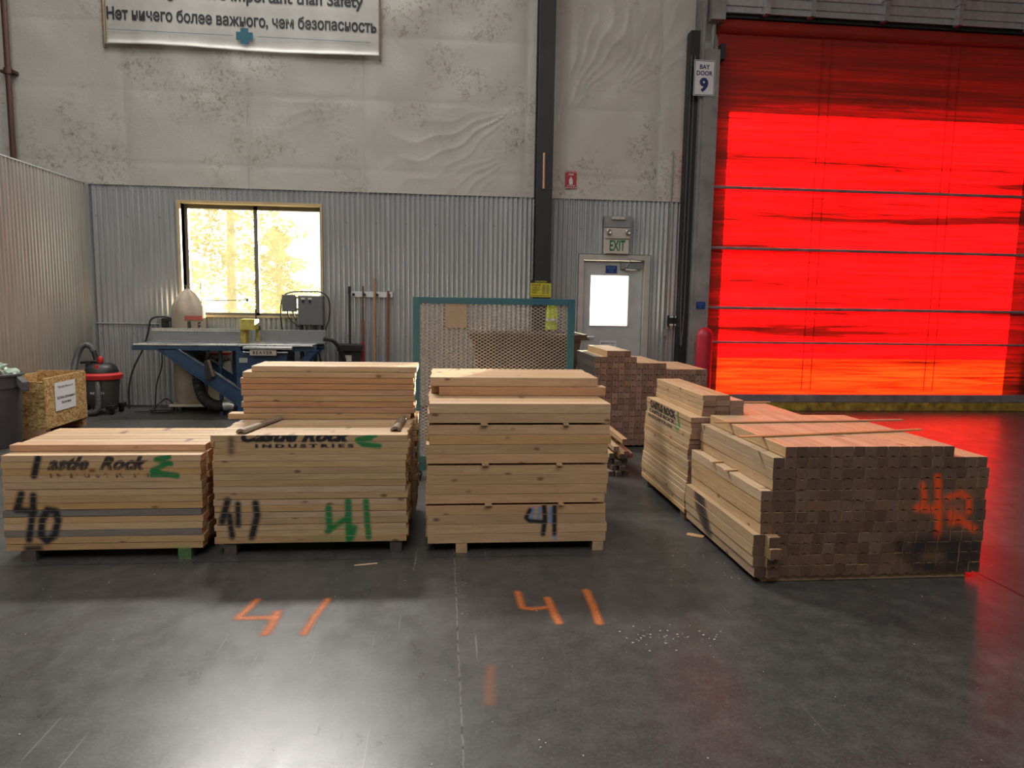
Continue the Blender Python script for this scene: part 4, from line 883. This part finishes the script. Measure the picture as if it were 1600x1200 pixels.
def strand(p, d, t=0.0025):
    # one strand clipped to the frame opening
    s = ph/pw*d; pts = []
    for X in (x0, x1):
        Z = p+s*(X-x0)
        if z0 <= Z <= z1: pts.append((X, Z))
    for Z in (z0, z1):
        X = x0+(Z-p)/s
        if x0 < X < x1: pts.append((X, Z))
    if len(pts) < 2: return
    (ax, az), (bx, bz) = pts[0], pts[-1]
    L = math.hypot(bx-ax, bz-az)
    if L < 0.01: return
    nx, nz = -(bz-az)/L*t, (bx-ax)/L*t; dp = 0.003*d
    v = [(ax+nx, -0.003+dp, az+nz), (ax-nx, -0.003+dp, az-nz), (bx-nx, -0.003+dp, bz-nz), (bx+nx, -0.003+dp, bz+nz)]
    v += [(a, b+0.005, c) for a, b, c in v]
    q.add(v, [(0, 1, 2, 3), (7, 6, 5, 4), (0, 4, 5, 1), (1, 5, 6, 2), (2, 6, 7, 3), (3, 7, 4, 0)])
span = z1-z0+(x1-x0)*ph/pw
k = 0
while k*ph < span:
    strand(z0-(x1-x0)*ph/pw+k*ph, 1); strand(z0+k*ph, -1); k += 1
q.build('expanded_mesh', M['mesh'], gp)

# brown hopper bin and wall board behind the panel
hb = empty('tilt_bin', (1.0, 8.75, 0), 0, 'dark brown plastic bin standing behind the mesh panel beside the far pile', 'bin')
q = MB()
def ring(zz, ex, ey): return [(-0.62-ex, -0.38-ey, zz), (0.66+ex, -0.38-ey, zz), (0.66+ex, 0.38+ey, zz), (-0.62-ex, 0.38+ey, zz)]
rings = [ring(0.12, -0.12, -0.08), ring(1.06, 0, 0), ring(1.06, 0.055, 0.05), ring(1.13, 0.06, 0.055), ring(1.13, 0.02, 0.02), ring(1.05, -0.02, -0.02), ring(0.2, -0.13, -0.1)]
q.v = [p for r_ in rings for p in r_]; q.f = [(3, 2, 1, 0)]+[(i*4+k, i*4+(k+1) % 4, i*4+4+(k+1) % 4, i*4+4+k) for i in range(6) for k in range(4)]+[(24, 25, 26, 27)]; q.mi = [0]*len(q.f); q.build('bin_body', M['bin'], hb)
for x in (-0.42, 0.44):
    for y in (-0.22, 0.22): MB().tube([(x-0.02, y, 0.06), (x+0.02, y, 0.06)], 0.06, 16).build('wheel', M['rubber'], hb, True)
MB().box((-0.46, -0.26, 0.08), (0.48, 0.26, 0.125)).build('bin_base', M['dksteel'], hb)
o = MB().box((0.045, 9.955, 1.13), (0.335, 9.975, 1.485), bev=0.002).build('wall_board', M['card']); setp(o, 'tan square board on the corrugated wall, seen through the mesh panel', 'board')

# ------------------------------------------------------------------ saw table
sw = empty('saw_table', (-2.6, 9.3, 0), 0, 'dark blue industrial saw table under the dusty window', 'saw table')
def sp(mb, name, mat, smooth=False, parent=None):
    mb.v = [(v[0]+2.6, v[1]-9.3, v[2]) for v in mb.v]; return mb.build(name, mat, parent or sw, smooth)
sp(MB().box((-3.80, 9.04, 0.845), (-2.50, 9.10, 0.905), bev=0.004).box((-3.80, 9.46, 0.845), (-1.56, 9.52, 0.905), bev=0.004).box((-3.80, 9.10, 0.86), (-3.74, 9.46, 0.905)).box((-2.0, 9.04, 0.845), (-1.58, 9.10, 0.905), bev=0.004), 'table_beam', M['blue'])
sp(MB().box((-3.78, 9.03, 0.905), (-2.54, 9.53, 0.922), bev=0.004), 'infeed_table', M['table'])
sp(MB().box((-2.52, 9.00, 0.905), (-1.62, 9.53, 0.930), bev=0.004), 'saw_bed', M['table']); sp(MB().box((-2.45, 8.94, 0.872), (-1.86, 9.01, 0.905), bev=0.006), 'bed_lip', M['table'])
q = MB(); 
for y0 in (9.04, 9.46):
    q.prism([(-3.52, 0.86), (-3.24, 0.86), (-2.42, 0.30), (-2.42, 0.12), (-2.50, 0.12)], 'y', y0, y0+0.012)
    q.prism([(-3.52, 0.86), (-3.49, 0.86), (-2.47, 0.12), (-2.50, 0.12)], 'y', y0-0.012, y0+0.055); q.prism([(-3.27, 0.86), (-3.24, 0.86), (-2.42, 0.30), (-2.42, 0.275)], 'y', y0-0.012, y0+0.055)
sp(q, 'diagonal_brace', M['blue']); q = MB()
for y0 in (9.04, 9.46): q.prism([(-3.245, 0.861), (-3.236, 0.861), (-2.42, 0.304), (-2.42, 0.297)], 'y', y0-0.014, y0+0.057)
sp(q, 'worn_brace_edge', M['table'])
q = MB(); 
for y0 in (9.05, 9.46): sp(MB().prism([(-1.66, 0.86), (-1.56, 0.86), (-1.98, 0.42), (-1.98, 0.54)], 'y', y0, y0+0.055), 'end_brace', M['blue'])

sp(MB().box((-2.56, 9.03, 0.0), (-1.94, 9.50, 0.845), bev=0.006).box((-2.62, 8.99, 0.0), (-1.88, 9.54, 0.05), bev=0.006), 'pedestal', M['blue'])
sp(MB().tube([(-2.46, 8.99, 0.835), (-1.92, 8.99, 0.835)], 0.012, 10), 'guide_rod', M['alu'], True)
pl = sp(MB().box((-2.375, 8.955, 0.795), (-2.055, 9.01, 0.868), bev=0.008), 'name_casting', M['cream'])
v_, f_ = text_mesh('BEAVER', 0.235, 0.038, bold=0.03, spacing=1.35); q = MB(); q.add([(-2.335+a+2.6, 8.953-9.3, 0.812+b) for a, b in v_], f_); q.build('cast_letters', M['ink'], pl)
sp(MB().box((-2.52, 9.018, 0.70), (-2.42, 9.03, 0.76)), 'rating_plate', M['alu'])
fe = sp(MB().box((-3.72, 9.47, 0.935), (-2.52, 9.50, 1.10), bev=0.003).box((-2.34, 9.47, 0.935), (-1.53, 9.50, 1.095), bev=0.003).box((-3.72, 9.40, 0.922), (-1.53, 9.50, 0.94)), 'fence', M['fence'])
q = MB().box((-3.72, 9.464, 1.062), (-2.52, 9.47, 1.10)); sp(q, 'rule_strip', M['alu'], parent=fe)
q = MB()
for k in range(58): q.box((-3.70+k*0.0203, 9.4625, 1.075 if k % 5 else 1.066), (-3.696+k*0.0203, 9.464, 1.098))
sp(q, 'rule_marks', M['ink'], parent=fe)
sp(MB().box((-2.57, 9.28, 0.93), (-2.50, 9.46, 1.20), bev=0.005).box((-2.555, 9.22, 1.10), (-2.375, 9.46, 1.235), bev=0.005).box((-2.41, 9.42, 0.93), (-2.378, 9.46, 1.11)), 'blade_guard', M['yellow'])
sp(MB().tube([(-2.385, 9.34, 1.235), (-2.385, 9.34, 1.36)], 0.010, 8).box((-2.36, 9.36, 1.09), (-2.345, 9.40, 1.15)), 'guard_post', M['dksteel'], True)
sp(MB().tube([(-2.90, 9.02, 0.86), (-2.90, 9.02, 0.70)], 0.012, 8).prism([(-2.93, 0.72), (-2.885, 0.73), (-2.83, 0.53), (-2.87, 0.49), (-2.92, 0.52)], 'y', 8.98, 9.02).tube([(-2.92, 9.0, 0.78), (-2.90, 9.0, 0.08)], 0.004, 6), 'hanging_lever', M['black'])
sp(MB().prism([(-2.885, 0.73), (-2.868, 0.73), (-2.81, 0.53), (-2.83, 0.53)], 'y', 8.97, 9.022), 'lever_edge', M['bark'])
sp(MB().box((-2.84, 9.25, 0.0), (-2.80, 9.29, 0.86)).box((-2.72, 9.44, 0.0), (-2.68, 9.48, 0.86)), 'support_leg', M['blue'])
sp(MB().tube(bez([(-1.56, 9.46, 0.99), (-1.43, 9.52, 0.94), (-1.33, 9.62, 0.74), (-1.29, 9.74, 0.35), (-1.27, 9.80, 0.02)]), 0.026, 10), 'power_hose', M['rubber'], True)
for k, pts in enumerate(([(-1.75, 9.52, 0.82), (-1.70, 9.56, 0.5), (-1.66, 9.6, 0.02)], [(-1.64, 9.52, 0.82), (-1.58, 9.58, 0.5), (-1.50, 9.66, 0.02)], [(-1.85, 9.56, 0.84), (-1.82, 9.62, 0.5), (-1.83, 9.66, 0.02)])): sp(MB().tube(bez(pts), 0.010, 8), 'hanging_cable', M['rubber'], True)

# control enclosures carried behind the fence
def encl(name, x0, x1, z0, z1, label, knobs=False):
    o = empty(name, ((x0+x1)/2, 9.78, z0), 0, label, 'control box'); w2 = (x1-x0)/2; h = z1-z0
    MB().box((-w2, 0, 0), (w2, 0.14, h), bev=0.005).build('box_body', M['ctrl'], o); MB().box((-w2+0.006, -0.012, 0.006), (w2-0.006, 0.0, h-0.006), bev=0.005).build('box_door', M['ctrl'], o)
    if knobs:
        for x in (-0.095, -0.005):
            q = MB().lathe([(0.018, 0), (0.015, 0.025), (0, 0.025)], n=14, cap=False); q.v = [(x+v[0], -0.012-v[2], h-0.075+v[1]) for v in q.v]; q.build('selector_knob', M['black'], o, True); MB().box((x-0.024, -0.0145, h-0.05), (x+0.024, -0.012, h-0.028)).build('legend_plate', M['white'], o)
    return o
cb = encl('control_cabinet', -1.945, -1.615, 1.145, 1.545, 'larger grey control cabinet with two knobs beside the window edge', True)
MB().box((-0.155, 0.03, -0.26), (-0.115, 0.08, 0.0)).box((0.02, 0.03, -0.26), (0.07, 0.08, 0.0)).box((0.13, 0.03, -0.26), (0.16, 0.08, 0.0)).build('support_post', M['dksteel'], cb)
MB().box((-0.155, 0.03, -1.145), (-0.115, 0.08, -0.26)).box((0.02, 0.03, -1.145), (0.07, 0.08, -0.26)).box((-0.155, 0.03, -0.30), (0.16, 0.08, -0.255)).build('support_stand', M['dksteel'], cb)
jb = encl('relay_box', -2.155, -1.972, 1.33, 1.555, 'smaller grey relay box left of the control cabinet, against the window'); MB().tube([(0.085, 0.05, 0.03), (0.13, 0.05, 0.03)], 0.016, 10).tube([(0.085, 0.05, 0.19), (0.13, 0.05, 0.19)], 0.016, 10).build('conduit_nipple', M['yellow'], jb, True)
for pts, lab in (([(-2.155, 9.86, 0.95), (-2.19, 9.86, 1.25), (-2.165, 9.86, 1.50), (-2.06, 9.86, 1.585), (-1.82, 9.86, 1.60), (-1.64, 9.86, 1.59), (-1.545, 9.86, 1.48), (-1.545, 9.86, 1.25), (-1.585, 9.80, 1.10), (-1.60, 9.80, 0.9)], 'black cable arching over both grey control boxes'), ([(-2.10, 9.84, 1.335), (-2.06, 9.83, 1.22), (-1.96, 9.80, 1.14), (-1.89, 9.76, 1.08), (-1.88, 9.76, 0.90)], 'left black cable drooping from under the relay box'), ([(-2.03, 9.84, 1.335), (-2.0, 9.83, 1.25), (-1.95, 9.74, 1.16), (-1.90, 9.73, 1.10), (-1.90, 9.73, 0.90)], 'right black cable drooping from under the relay box')):
    o = MB().tube(bez(pts), 0.0085, 8).build('control_cable', M['rubber'], None, True); setp(o, lab, 'cable')

# ------------------------------------------------------------------ dust collector behind the saw table
dc = empty('dust_collector', (-3.25, 9.72, 0), 0, 'beige two-bag dust collector behind the left end of the saw table', 'dust collector')
def dp(mb, name, mat, smooth=False, parent=None):
    mb.v = [(v[0]+3.25, v[1]-9.72, v[2]) for v in mb.v]; return mb.build(name, mat, parent or dc, smooth)
dp(MB().box((-3.56, 9.50, 0.07), (-2.82, 9.94, 0.10), bev=0.004), 'base_plate', M['cream'])
for x in (-3.52, -2.86):
    for y in (9.53, 9.91): dp(MB().tube([(x-0.012, y, 0.035), (x+0.012, y, 0.035)], 0.035, 14), 'caster', M['rubber'], True)
def sag(prof, c, sq, seed, n=40):
    r2 = random.Random(seed); q = MB(); q.lathe(prof, c, n, sx=1, sy=sq); fl = [r2.uniform(0, 6) for _ in range(4)]
    q.v = [(c[0]+(v[0]-c[0])*(1+(0.012+0.42*max(0, v[2]-1.27))*math.sin(7*math.atan2(v[1]-c[1], v[0]-c[0])+fl[0]+v[2]*4)), c[1]+(v[1]-c[1])*(1+(0.014+0.55*max(0, v[2]-1.27))*math.sin(6*math.atan2(v[1]-c[1], v[0]-c[0])+fl[1]+v[2]*3)), v[2]) for v in q.v]; return q
dp(sag([(0.17, 0.10), (0.195, 0.14), (0.20, 0.35), (0.19, 0.6), (0.185, 0.70)], (-3.345, 9.72, 0), 0.98, 3), 'lower_bag', M['bag'], True)
dp(MB().lathe([(0.20, 0.70), (0.205, 0.70), (0.205, 0.90), (0.20, 0.90)], (-3.345, 9.72, 0), 40), 'drum_ring', M['cream'], True)
ub = dp(sag([(0.20, 0.90), (0.208, 0.96), (0.208, 1.15), (0.205, 1.28), (0.188, 1.38), (0.145, 1.47), (0.09, 1.545), (0.045, 1.59), (0.02, 1.61), (0.016, 1.63), (0.03, 1.655)], (-3.345, 9.72, 0), 0.98, 9), 'filter_bag', M['bag'], True)
dp(MB().grid(lambda u, v: (lambda a, z: (-3.345+0.2145*math.cos(a), 9.72-0.213*math.sin(a), z))(R(85-68*u), 1.205+0.055*v), 14, 1), 'red_band', plain('faded red band', (0.50, 0.12, 0.09), 0.8), parent=ub)
v_, f_ = text_mesh('J', 0.075, 0.115, bold=0.04); q = MB(); q.add([(-3.32+a, 9.497-0.001*0, 1.075+b) for a, b in v_], f_); dp(q, 'bag_letter', M['ink'], parent=ub)
v_, f_ = text_mesh('E', 0.03, 0.105, bold=0.03); q = MB(); q.add([(-3.175+a*0.8, 9.557+a*0.8, 1.075+b) for a, b in v_], f_); dp(q, 'bag_letter', M['ink'], parent=ub)
dp(MB().tube([(-3.345, 9.70, 1.655), (-3.17, 9.70, 1.69), (-3.17, 9.70, 0.95)], 0.005, 6), 'bag_hanger', M['winmetal'])
dp(MB().lathe([(0.15, 0.10), (0.15, 0.62), (0.14, 0.66)], (-2.98, 9.74, 0), 32), 'motor_can', M['cream'], True); q = MB().lathe([(0.16, 0.70), (0.165, 0.72), (0.165, 0.86), (0.15, 0.90)], (-2.99, 9.74, 0), 32); dp(q, 'blower_housing', M['cream'], True)
dp(MB().lathe([(0.168, 0.745), (0.168, 0.775)], (-2.99, 9.74, 0), 32), 'red_stripe', M['signred'], True); dp(MB().lathe([(0.03, 0.60), (0.03, 0.72)], (-2.99, 9.74, 0), 12), 'motor_shaft', M['dksteel'], True)
def ribbed(path, r, pitch=0.02, n=14):
    P = bez(path, 26); rr = []; L = 0
    for i, p in enumerate(P):
        if i: L += (p-P[i-1]).length
        rr.append(r*(1+0.06*math.sin(2*math.pi*L/pitch)))
    return MB().tube(P, rr, n)
dp(ribbed([(-3.22, 9.62, 0.92), (-3.16, 9.56, 0.87), (-3.10, 9.52, 0.80), (-3.08, 9.50, 0.72)], 0.06), 'collar_hose', M['greyhose'], True)
ho = ribbed([(-3.10, 9.44, 0.74), (-3.14, 9.42, 0.60), (-3.13, 9.36, 0.40), (-3.04, 9.28, 0.21), (-2.90, 9.24, 0.135), (-2.76, 9.24, 0.13)], 0.068); dp(ho, 'suction_hose', M['rubber'], True)
dp(MB().tube(bez([(-2.78, 9.24, 0.13), (-2.70, 9.24, 0.135), (-2.645, 9.24, 0.12)]), 0.075, 18), 'hose_elbow', M['alu'], True)

# window stay rod seen against the glass
o = MB().tube([(-3.20, 9.90, 1.455), (-2.64, 9.90, 1.475)], 0.006, 6).box((-2.65, 9.885, 1.455), (-2.615, 9.915, 1.495)).tube([(-3.20, 9.90, 1.455), (-3.17, 9.74, 1.45)], 0.006, 6).build('window_stay', M['winmetal']); setp(o, 'thin rod with a small block end crossing the window behind the filter bag', 'rod')

# power cable, loose cord loops on the floor
for pts, r_, lab in (([(-3.70, 9.885, 1.17), (-3.62, 9.86, 1.21), (-3.72, 9.84, 1.235), (-3.86, 9.82, 1.20), (-3.90, 9.80, 1.02), (-3.97, 9.78, 0.80), (-4.08, 9.74, 0.55), (-4.13, 9.70, 0.30), (-4.12, 9.66, 0.02)], 0.012, 'thick black cable from the wall outlet down behind the vacuum'),
        ([(-3.58, 9.40, 0.85), (-3.60, 9.42, 0.60), (-3.68, 9.45, 0.38), (-3.72, 9.48, 0.10), (-3.70, 9.45, 0.012), (-3.55, 9.42, 0.012), (-3.52, 9.55, 0.012), (-3.68, 9.60, 0.012), (-3.78, 9.55, 0.012), (-3.75, 9.42, 0.012), (-3.60, 9.38, 0.024), (-3.45, 9.45, 0.024), (-3.48, 9.58, 0.024), (-3.62, 9.62, 0.16), (-3.72, 9.60, 0.10), (-3.82, 9.52, 0.012), (-4.0, 9.50, 0.012)], 0.008, 'thin black cord lying in loops on the floor under the saw table')):
    o = MB().tube(bez(pts), r_, 8).build('power_cable', M['rubber'], None, True); setp(o, lab, 'cable')

# ------------------------------------------------------------------ broom rack
rk = empty('tool_rack', (-0.98, 9.965, 1.54), 0, 'white wall rack holding the four long handled tools', 'tool rack'); MB().box((-0.285, -0.02, 0), (0.285, 0, 0.075), bev=0.003).build('rack_board', M['white'], rk)
for x in (-0.245, -0.095, 0.075, 0.235): 
    q = MB().lathe([(0.018, 0), (0.018, 0.04), (0, 0.045)], n=12, cap=False); q.v = [(x+v[0], -0.02-v[2], 0.035+v[1]) for v in q.v]; q.build('rack_roller', M['black'], rk, True)
lp = empty('lobby_dustpan', (-1.265, 9.81, 0), 0, 'black lobby dustpan with an upright black handle, left end of the rack', 'dustpan')
MB().tube([(0, -0.01, 0.87), (-0.01, 0.08, 1.66)], 0.014, 10).tube([(-0.01, 0.072, 1.58), (-0.01, 0.082, 1.68)], 0.02, 10).build('handle', M['black'], lp, True)
q = MB(); q.prism([(-0.155, 0.55), (0.14, 0.55), (0.155, 0.80), (0.165, 0.90), (-0.165, 0.90), (-0.155, 0.80)], 'y', 0.0, 0.07); q.box((-0.17, -0.05, 0.80), (0.17, 0.07, 0.895), bev=0.012); q.prism([(-0.14, 0.55), (0.13, 0.55), (0.13, 0.58), (-0.14, 0.58)], 'y', -0.22, 0.0); q.build('pan', M['black'], lp); MB().box((-0.10, -0.004, 0.66), (0.02, 0.0, 0.745)).build('pan_sticker', M['exitcase'], lp)
def pole_tool(name, x, z1, r_, mat, label, head):
    o = empty(name, (x, 9.915, 0), 0, label, 'broom'); MB().tube([(0, 0, 0.33), (0.012, 0, z1)], [r_*1.05, r_], 10).build('handle', mat, o, True); head(o)
def brush(wd, mat, hh=0.30):
    def f(o): MB().box((-wd, -0.035, hh), (wd, 0.035, hh+0.06), bev=0.01).build('brush_block', M['handledk'], o); MB().prism([(-wd*0.95, hh), (wd*0.95, hh), (wd*1.1, hh-0.14), (-wd*1.1, hh-0.14)], 'y', -0.03, 0.03).build('bristles', mat, o)
    return f
pole_tool('broom', -1.105, 1.69, 0.013, M['handledk'], 'dark handled broom with a red taped grip, second on the rack', brush(0.065, M['black']))
t_ = bpy.data.objects['broom']; MB().tube([(0.004, 0, 1.0), (0.006, 0, 1.22)], 0.021, 10).build('taped_grip', M['handlered'], t_, True); MB().tube([(0.002, 0, 0.56), (0.004, 0, 0.93)], 0.020, 10).build('red_sleeve', M['signred'], t_, True)
pole_tool('broom.001', -0.945, 1.80, 0.018, M['handlewood'], 'tallest broom with a pale wooden handle, third on the rack', brush(0.075, M['bag'])); pole_tool('broom.002', -0.765, 1.63, 0.017, M['handlered'], 'broom with a red brown wooden handle, right end of the rack', brush(0.075, M['handledk']))

# ------------------------------------------------------------------ shop vacuum, crate, trash can
va = empty('shop_vacuum', (-4.35, 9.45, 0), 0, 'grey and red shop vacuum with a black lid beside the strand board crate', 'vacuum cleaner')
MB().lathe([(0.165, 0.08), (0.175, 0.10), (0.205, 0.44), (0.205, 0.455)], n=40).build('drum', M['drum'], va, True); MB().lathe([(0.205, 0.435), (0.238, 0.448), (0.243, 0.50), (0.20, 0.525)], n=40).build('red_rim', M['redpl'], va, True)
MB().lathe([(0.20, 0.50), (0.195, 0.54), (0.17, 0.60), (0.13, 0.635), (0.06, 0.65), (0, 0.652)], n=40).build('motor_lid', M['black'], va, True)
MB().lathe([(0.028, 0.645), (0.034, 0.66), (0.034, 0.715), (0.02, 0.735), (0, 0.735)], (0.02, -0.06, 0), 20).build('knob', M['redpl'], va, True); MB().box((0.0, -0.175, 0.575), (0.035, -0.15, 0.635), bev=0.006).build('switch', M['redpl'], va)
MB().tube(bez([(-0.24, -0.02, 0.65), (-0.12, -0.02, 0.665), (-0.02, -0.01, 0.665)]), 0.018, 10).box((-0.175, -0.05, 0.50), (-0.105, 0.02, 0.655), bev=0.01).build('handle', M['black'], va, True)
for a in (40, 140, 220, 320): x, y = 0.21*math.cos(R(a)), 0.21*math.sin(R(a)); MB().box((x-0.05, y-0.05, 0.06), (x+0.05, y+0.05, 0.12), bev=0.012).tube([(x-0.02, y, 0.035), (x+0.02, y, 0.035)], 0.035, 14).build('caster_foot', M['black'], va)
MB().tube([(-0.05, 0.0, 0.60), (-0.07, 0.02, 0.70), (-0.10, 0.03, 0.80)], 0.030, 12).build('hose_cuff', M['black'], va, True)
ribbed([(-0.10, 0.03, 0.79), (-0.15, 0.03, 0.865), (-0.23, 0.02, 0.85), (-0.285, -0.02, 0.72), (-0.30, -0.10, 0.52)], 0.035, 0.016).build('upper_hose', M['greyhose'], va, True)
ribbed([(0.04, -0.21, 0.42), (0.05, -0.235, 0.33), (0.055, -0.25, 0.18), (0.04, -0.26, 0.07), (-0.03, -0.27, 0.040), (-0.16, -0.28, 0.038), (-0.19, -0.27, 0.038)], 0.035, 0.016).build('drain_hose', M['greyhose'], va, True)
MB().lathe([(0.04, 0), (0.04, 0.02)], (0.04, -0.20, 0.40), 16).build('inlet_port', M['black'], va, True); v_, f_ = text_mesh('RIDGID', 0.165, 0.03, bold=0.03); q = MB(); q.add([(-0.07+a, -math.sqrt(max(0, 0.1915**2-(-0.07+a)**2))-0.0005, 0.262+b) for a, b in v_], f_); q.build('drum_lettering', M['white'], va)

cr = empty('crate', (-4.37, 8.11, 0), 0, 'open strand board crate with a white paper notice, beside the grey trash can', 'crate')
A, B = -0.265, 0.262; YA, YB = -0.43, 0.425
MB().box((B-0.018, YA, 0.10), (B, YB, 0.635)).build('long_side', M['osb'], cr); MB().box((A, YA, 0.10), (A+0.018, YB, 0.62)).build('long_side', M['osb'], cr)
q = MB(); q.prism([(A+0.018, 0.10), (B-0.018, 0.10), (B-0.018, 0.60), (0.10, 0.605), (0.05, 0.635), (A+0.018, 0.66)], 'y', YA, YA+0.018); q.build('short_side', M['osb'], cr); MB().box((A+0.018, YB-0.018, 0.10), (B-0.018, YB, 0.64)).build('short_side', M['osb'], cr)
MB().box((A+0.018, YA+0.018, 0.10), (B-0.018, YB-0.018, 0.118)).build('crate_floor', M['osb'], cr)
for y0 in (YA, YB-0.09): MB().box((A, y0, 0.0), (B-0.012, y0+0.09, 0.10), bev=0.003).build('skid', M['red'], cr)
for x in (A+0.03, B-0.05): MB().box((x-0.012, YA+0.02, 0.12), (x+0.02, YA+0.05, 0.6)).build('corner_post', M['tan'], cr)
pn = empty('paper_notice', (-4.105, 7.862, 0.264), 0, 'white bilingual paper notice stuck on the strand board crate', 'notice'); MB().box((0, 0, 0), (0.0015, 0.42, 0.305)).build('sheet', M['paper'], pn)
lettering(pn, 'Partially filled carts', 0.002, 0.07, 0.235, 0.30, 0.034, M['ink'], frame='x'); lettering(pn, 'Частично заполненные', 0.002, 0.03, 0.125, 0.37, 0.034, M['ink'], frame='x', bold=0.01); lettering(pn, 'балончики', 0.002, 0.12, 0.07, 0.19, 0.032, M['ink'], frame='x', bold=0.01)

tc = empty('trash_can', (-4.40, 7.33, 0), 0, 'round dark grey plastic trash can heaped with wrap, beside the crate', 'trash can')
MB().lathe([(0.205, 0.0), (0.21, 0.01), (0.238, 0.59), (0.248, 0.59), (0.248, 0.70), (0.262, 0.705), (0.262, 0.725), (0.25, 0.73), (0.238, 0.70), (0.22, 0.30), (0.0, 0.29)], n=44, cap=False).build('can_body', M['can'], tc, True)
q = MB().box((0.245, -0.05, 0.60), (0.315, 0.05, 0.70), bev=0.012); q.v = [(v[0], v[1], v[2]+(-0.05 if v[0] > 0.28 else 0)) for v in q.v]; q.build('can_handle', M['can'], tc)
bm = bmesh.new(); bmesh.ops.create_icosphere(bm, subdivisions=4, radius=1); r2 = random.Random(4)
from mathutils import noise as mn
for v in bm.verts: 
    k = 1+0.55*mn.noise(v.co*2.6)+0.25*mn.noise(v.co*6.5); v.co = Vector((v.co.x*0.19*k, v.co.y*0.19*k, v.co.z*0.13*k))
me = bpy.data.meshes.new('plastic_wrap'); bm.to_mesh(me); bm.free(); me.materials.append(M['bagplastic'])
o = bpy.data.objects.new('plastic_wrap', me); C.objects.link(o); o.location = (-4.42, 7.31, 0.70); setp(o, 'crumpled greenish plastic wrap heaped in the trash can', 'plastic wrap')
o = MB().tube([(-4.33, 7.38, 0.55), (-4.46, 7.42, 1.02)], 0.013, 8).build('black_stick', M['black'], None, True); setp(o, 'black stick leaning out of the trash can', 'stick')
o = MB().tube(bez([(-4.40, 7.16, 0.72), (-4.30, 7.14, 0.80), (-4.22, 7.17, 0.77), (-4.20, 7.20, 0.70)]), 0.009, 6).build('plastic_strap', M['exitcase'], None, True); setp(o, 'pale plastic strap curling over the trash can rim', 'strap')

# ------------------------------------------------------------------ debris on the floor
r3 = random.Random(12); q = MB()
def chip(x, y, s_):
    a = r3.uniform(0, 6.3); h = s_*0.35; pts = [(x+s_*math.cos(a+k*1.57+r3.uniform(-.4, .4)), y+s_*0.6*math.sin(a+k*1.57+r3.uniform(-.4, .4))) for k in range(4)]
    q.prism(pts, 'z', 0.0, h)
for _ in range(48): chip(r3.gauss(1.02, 0.13), r3.gauss(2.95, 0.06), r3.uniform(0.002, 0.006))
for _ in range(110): chip(r3.uniform(-2.5, 2.6), r3.uniform(1.9, 4.0), r3.uniform(0.0012, 0.004))
for _ in range(60): chip(r3.uniform(1.2, 1.7), r3.uniform(3.5, 4.3), r3.uniform(0.0012, 0.0035))
o = q.build('floor_debris', plain('pale chips', (0.55, 0.52, 0.46), 0.8)); o['kind'] = 'stuff'; o['label'] = 'pale chips and sawdust crumbs scattered over the dark floor'
for x, y, a, L, lab in ((-0.43, 3.93, 12, 0.13, 'thin pale wood sliver on the floor before the two-tier stack'), (1.655, 4.33, -35, 0.11, 'pale wood chip on the floor by the big pile, at its far corner')):
    m = board_mesh('wood_sliver', L, 0.014 if x < 0 else 0.05, 0.006, (M['pine'], M['pine']), 990); put('wood_sliver', m, (x, y, 0.0), R(a), lab, 'wood sliver', None)

# ------------------------------------------------------------------ outside
struct(MB().box((-45, 10.05, -0.2), (50, 80, -0.02)), 'ground_outside', M['asphalt'])
def tree(x, y, h, r_, seed, label, cards=2600):
    o = empty('tree', (x, y, -0.02), 0, label, 'tree'); rr = random.Random(seed)
    MB().tube([(0, 0, 0), (0.05, 0, h*0.5), (0, 0.05, h*0.9)], [0.16, 0.11, 0.04], 8).build('trunk', M['bark2'], o, True); q = MB()
    for _ in range(cards):
        t = rr.random()**0.8; z = h*(0.12+0.88*t); rad = r_*(1-t)**0.7*math.sqrt(rr.random())*(0.75+0.4*math.sin(t*23)); a = rr.uniform(0, 6.283); c = Vector((rad*math.cos(a), rad*math.sin(a), z)); s_ = rr.uniform(0.05, 0.13)
        u = Vector((rr.gauss(0, 1), rr.gauss(0, 1), rr.gauss(0, .6))).normalized(); w_ = u.cross(Vector((rr.gauss(0, 1), rr.gauss(0, 1), rr.gauss(0, 1)))).normalized()
        q.add([c-u*s_, c+w_*s_*0.5, c+u*s_, c-w_*s_*0.5], [(0, 1, 2, 3)])
    q.build('foliage', M['leaf'], o)
tree(-6.3, 16.0, 5.0, 1.5, 3, 'nearest olive tree outside the dusty window, at its left edge', 3800); tree(-6.9, 24.0, 9.0, 3.0, 5, 'taller tree outside the left pane, behind the nearest tree', 5200); tree(-7.2, 32.0, 4.6, 2.4, 8, 'distant broad tree outside, behind the window mullion', 3600); tree(-14.5, 38.0, 12.0, 3.4, 11, 'farthest tall tree outside the left pane', 3600)
